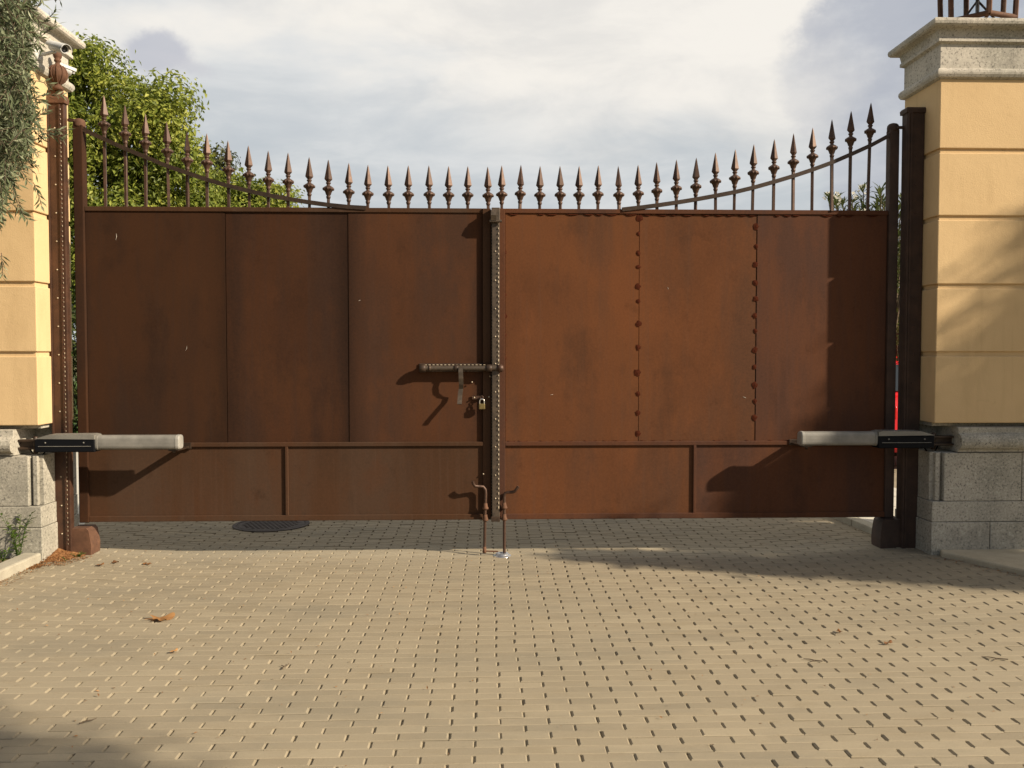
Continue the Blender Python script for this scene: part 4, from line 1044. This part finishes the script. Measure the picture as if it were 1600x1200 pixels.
# ------------------------------------------------------------------ red car behind the gate
def car():
    q = P(1402, 600, 11.2); x0 = q.x - .35; y0 = 11.0; t = thing('parked_car', (x0 + .86, y0 + 2.0, 0), 'red car glimpsed through the gap beside the right gate post', 'car')
    W, L = 1.72, 4.0
    side = [(0, .28), (0, .55), (.03, .80), (.10, .93), (.28, .99), (.62, 1.42), (.95, 1.49), (1.9, 1.48), (2.25, 1.40), (2.85, 1.0), (3.6, .88), (3.92, .72), (4.0, .5), (3.95, .26), (3.55, .24), (3.5, .42), (3.3, .56), (3.05, .56), (2.87, .42), (2.82, .22), (1.15, .22), (1.1, .42), (.92, .56), (.68, .56), (.48, .42), (.42, .24)]
    b = bmesh.new(); ring = []
    for xx, k in ((0, .93), (.06, 1), (W - .06, 1), (W, .93)):
        ring.append([b.verts.new((x0 + xx + ((.13 if xx < W / 2 else -.13) * max(0, (z - .95) / .5)), y0 + y, z)) for y, z in side])
    n = len(side)
    for i in range(3):
        for k in range(n): b.faces.new((ring[i][k], ring[i][(k + 1) % n], ring[i + 1][(k + 1) % n], ring[i + 1][k]))
    b.faces.new(ring[0]); b.faces.new(ring[3][::-1]); bmesh.ops.recalc_face_normals(b, faces=b.faces[:]); mb = MB(); mb.bm(b); mb.build('body', M['car_red'], t)
    rw = MB(); rw.prism([(y0 + .31, 1.04), (y0 + .60, 1.38), (y0 + .585, 1.385), (y0 + .295, 1.045)], x0 + .26, x0 + W - .26, 'yz'); rw.build('rear_window', M['car_glass'], t)
    for xs, dx in ((x0, .07), (x0 + W, -.07)):
        for a_, b_ in ((.55, 1.35), (1.42, 2.5)):
            s = MB(); lo = xs + (-.005 + .01 if dx > 0 else .005 - .01); 
            lo = xs + (.03 if dx > 0 else -.03); hi = xs + (.115 if dx > 0 else -.115); y1 = y0 + a_; y2 = y0 + b_
            e = -.012 if dx > 0 else .012
            yt1, yt2 = (y1 + .14, y2 - .02) if a_ < 1 else (y1 + .02, y2 - .30)
            vs = [(lo + e, y1, 1.02), (lo + e, y2, 1.02), (hi + e, yt2, 1.37), (hi + e, yt1, 1.37)]; vs += [(v[0] - e * 2, v[1], v[2]) for v in vs]
            s.add(vs, [(0, 1, 2, 3), (7, 6, 5, 4), (0, 4, 5, 1), (1, 5, 6, 2), (2, 6, 7, 3), (3, 7, 4, 0)]); s.build('side_window', M['car_glass'], t)
        l_ = MB(); l_.box(min(xs + dx * .4, xs + dx * 3.6), max(xs + dx * .4, xs + dx * 3.6), y0 - .012, y0 + .06, .70, .86, .01); l_.build('tail_light', M['tail'], t)
        for yy in (y0 + .8, y0 + 3.18):
            w = MB(); c = (xs + dx * 1.2, yy, .30); w.lathe([(.20, -.09), (.29, -.095), (.305, -.06), (.305, .06), (.29, .095), (.20, .09)], 22, c, axis=(1, 0, 0)); wo = w.build('wheel', M['rubber'], t)
            rm = MB(); rm.lathe([(.19, -.092), (.205, -.08), (.205, .08), (.19, .092), (.04, .085)], 18, c, axis=(1, 0, 0)); rm.build('rim', M['galv'], wo)
    bp = MB(); bp.box(x0 + .04, x0 + W - .04, y0 - .05, y0 + .05, .32, .56, .02); bp.build('bumper', M['car_red'], t)
car()

# ------------------------------------------------------------------ light and sky
sd = bpy.data.lights.new('sun', 'SUN'); sd.energy = 4.5; sd.angle = R(.85); sd.color = (1, .865, .68)
so = bpy.data.objects.new('sun', sd); COL.objects.link(so); so.rotation_euler = SUN.to_track_quat('Z', 'Y').to_euler(); so.location = (20, -10, 14)
elev = math.asin(SUN.z); azim = math.atan2(SUN.x, SUN.y)
w = bpy.data.worlds.new('World'); scene.world = w; w.use_nodes = True; nt = w.node_tree; nt.nodes.clear()
def N_(t, **k):
    o = nt.nodes.new(t)
    for a, v in k.items(): setattr(o, a, v)
    return o
lk = nt.links.new
sky = N_('ShaderNodeTexSky', sky_type='NISHITA', sun_disc=False); sky.sun_elevation = elev; sky.sun_rotation = azim; sky.dust_density = 2.0
tc = N_('ShaderNodeTexCoord'); dirv = tc.outputs['Generated']
def noi(scale, detail, rough, sc=(1, 1, 1), off=(0, 0, 0), dist=0):
    m = N_('ShaderNodeMapping'); m.inputs['Scale'].default_value = sc; m.inputs['Location'].default_value = off; lk(dirv, m.inputs['Vector'])
    o = N_('ShaderNodeTexNoise'); o.inputs['Scale'].default_value = scale; o.inputs['Detail'].default_value = detail; o.inputs['Roughness'].default_value = rough; o.inputs['Distortion'].default_value = dist
    lk(m.outputs[0], o.inputs['Vector']); return o
def mrange(sock, a, b, c=0, d=1, smoothstep=True):
    o = N_('ShaderNodeMapRange'); o.interpolation_type = 'SMOOTHSTEP' if smoothstep else 'LINEAR'; lk(sock, o.inputs[0])
    for i, v in enumerate((a, b, c, d)): o.inputs[i + 1].default_value = v
    return o.outputs[0]
def mixc(fac, a, b):
    o = N_('ShaderNodeMix', data_type='RGBA')
    for s_, v in ((o.inputs[0], fac), (o.inputs[6], a), (o.inputs[7], b)):
        if hasattr(v, 'is_output'): lk(v, s_)
        else: s_.default_value = v if not isinstance(v, tuple) else (*v, 1)
    return o.outputs[2]
def mth(op, a, b):
    o = N_('ShaderNodeMath', operation=op)
    for i, v in enumerate((a, b)):
        if hasattr(v, 'is_output'): lk(v, o.inputs[i])
        else: o.inputs[i].default_value = v
    return o.outputs[0]
warp = noi(5.5, 7, .6, (1, 1, 1.3))
wv = N_('ShaderNodeVectorMath', operation='MULTIPLY_ADD'); lk(warp.outputs['Color'], wv.inputs[0]); wv.inputs[1].default_value = (.16, .16, .16); lk(dirv, wv.inputs[2])
sb_ = N_('ShaderNodeVectorMath', operation='SUBTRACT'); lk(wv.outputs[0], sb_.inputs[0]); sb_.inputs[1].default_value = (.08, .08, .08)
warp2 = noi(16, 6, .6); wv2 = N_('ShaderNodeVectorMath', operation='MULTIPLY_ADD'); lk(warp2.outputs['Color'], wv2.inputs[0]); wv2.inputs[1].default_value = (.05, .05, .05); lk(dirv, wv2.inputs[2])
sb2 = N_('ShaderNodeVectorMath', operation='SUBTRACT'); lk(wv2.outputs[0], sb2.inputs[0]); sb2.inputs[1].default_value = (.025, .025, .025)
def cloud(px, py, rx, ry, soft, wsrc=None):
    """soft-edged cloud in a direction of the sky, radii in degrees"""
    d = ray(px, py).normalized(); az = math.atan2(d.x, d.y)
    s = N_('ShaderNodeVectorMath', operation='SUBTRACT'); lk((wsrc or sb_).outputs[0], s.inputs[0]); s.inputs[1].default_value = d
    m = N_('ShaderNodeMapping', vector_type='POINT'); m.inputs['Rotation'].default_value = (0, 0, az); m.inputs['Scale'].default_value = (1 / R(rx), 1 / R(rx), 1 / R(ry))
    # rotate first, then scale
    r_ = N_('ShaderNodeVectorRotate', rotation_type='Z_AXIS'); lk(s.outputs[0], r_.inputs['Vector']); r_.inputs['Angle'].default_value = az; m.inputs['Rotation'].default_value = (0, 0, 0)
    lk(r_.outputs[0], m.inputs['Vector'])
    l = N_('ShaderNodeVectorMath', operation='LENGTH'); lk(m.outputs[0], l.inputs[0])
    return mrange(l.outputs['Value'], 1 + soft, 1 - soft)
K = 20.0
cream = tuple(K * x for x in (.525, .502, .465)); pale = tuple(K * x for x in (.418, .424, .424)); blue = tuple(K * x for x in (.332, .350, .362)); lav = tuple(K * x for x in (.268, .280, .312))
n1 = noi(2.6, 6, .55, (1, 1, 3.2), (.3, .1, .2), .3); n2 = noi(5, 6, .6, (1, 1, 3.0), (2, 1, 0), .4); n3 = noi(9, 6, .6, (1, 1, 2.2), (4, 2, 1))
sep = N_('ShaderNodeSeparateXYZ'); lk(dirv, sep.inputs[0])
hgt = mrange(sep.outputs[2], .15, .34)
base = mixc(mrange(n1.outputs['Fac'], .30, .50), pale, cream)
lowband = mixc(mrange(n2.outputs['Fac'], .44, .74), blue, pale)
bandn = mth('ADD', sep.outputs[2], mth('MULTIPLY', mth('SUBTRACT', n1.outputs['Fac'], .5), .22))
col = mixc(mrange(bandn, .195, .285), lowband, base)
col = mixc(mth('MULTIPLY', cloud(1590, 130, 11.5, 9.5, .065), .97), col, mixc(mrange(n3.outputs['Fac'], .42, .68), lav, tuple(K * x for x in (.325, .335, .355))))
col = mixc(mth('MULTIPLY', cloud(1215, 130, 3.4, 3.8, .6), .7), col, cream)
col = mixc(mth('MULTIPLY', cloud(246, 76, 1.75, 1.15, .32, sb2), .9), col, tuple(K * x for x in (.31, .315, .345)))
col = mixc(mth('MULTIPLY', cloud(292, 100, 1.3, .45, .6, sb2), .7), col, tuple(K * x for x in (.34, .34, .36)))
col = mixc(mth('MULTIPLY', cloud(620, 190, 10, 2.2, .6), .45), col, pale)
# some real sky between the clouds
cover = mrange(n2.outputs['Fac'], .28, .60, .80, .97)
open_ = mrange(sep.outputs[1], -.35, .30, .18, 1.0)                    # unseen sky behind the camera cleared to cut fill light
cover = mth('MULTIPLY', cover, open_)
final = mixc(cover, sky.outputs[0], col)
bg = N_('ShaderNodeBackground'); bg.inputs['Strength'].default_value = .05; lk(final, bg.inputs['Color']); out = N_('ShaderNodeOutputWorld'); lk(bg.outputs[0], out.inputs['Surface'])
vs_ = scene.view_settings; vs_.view_transform = 'Standard'; vs_.look = 'None'; vs_.exposure = .85; vs_.gamma = 1; vs_.use_curve_mapping = False
scene.cycles.max_bounces = 6; scene.cycles.transparent_max_bounces = 8
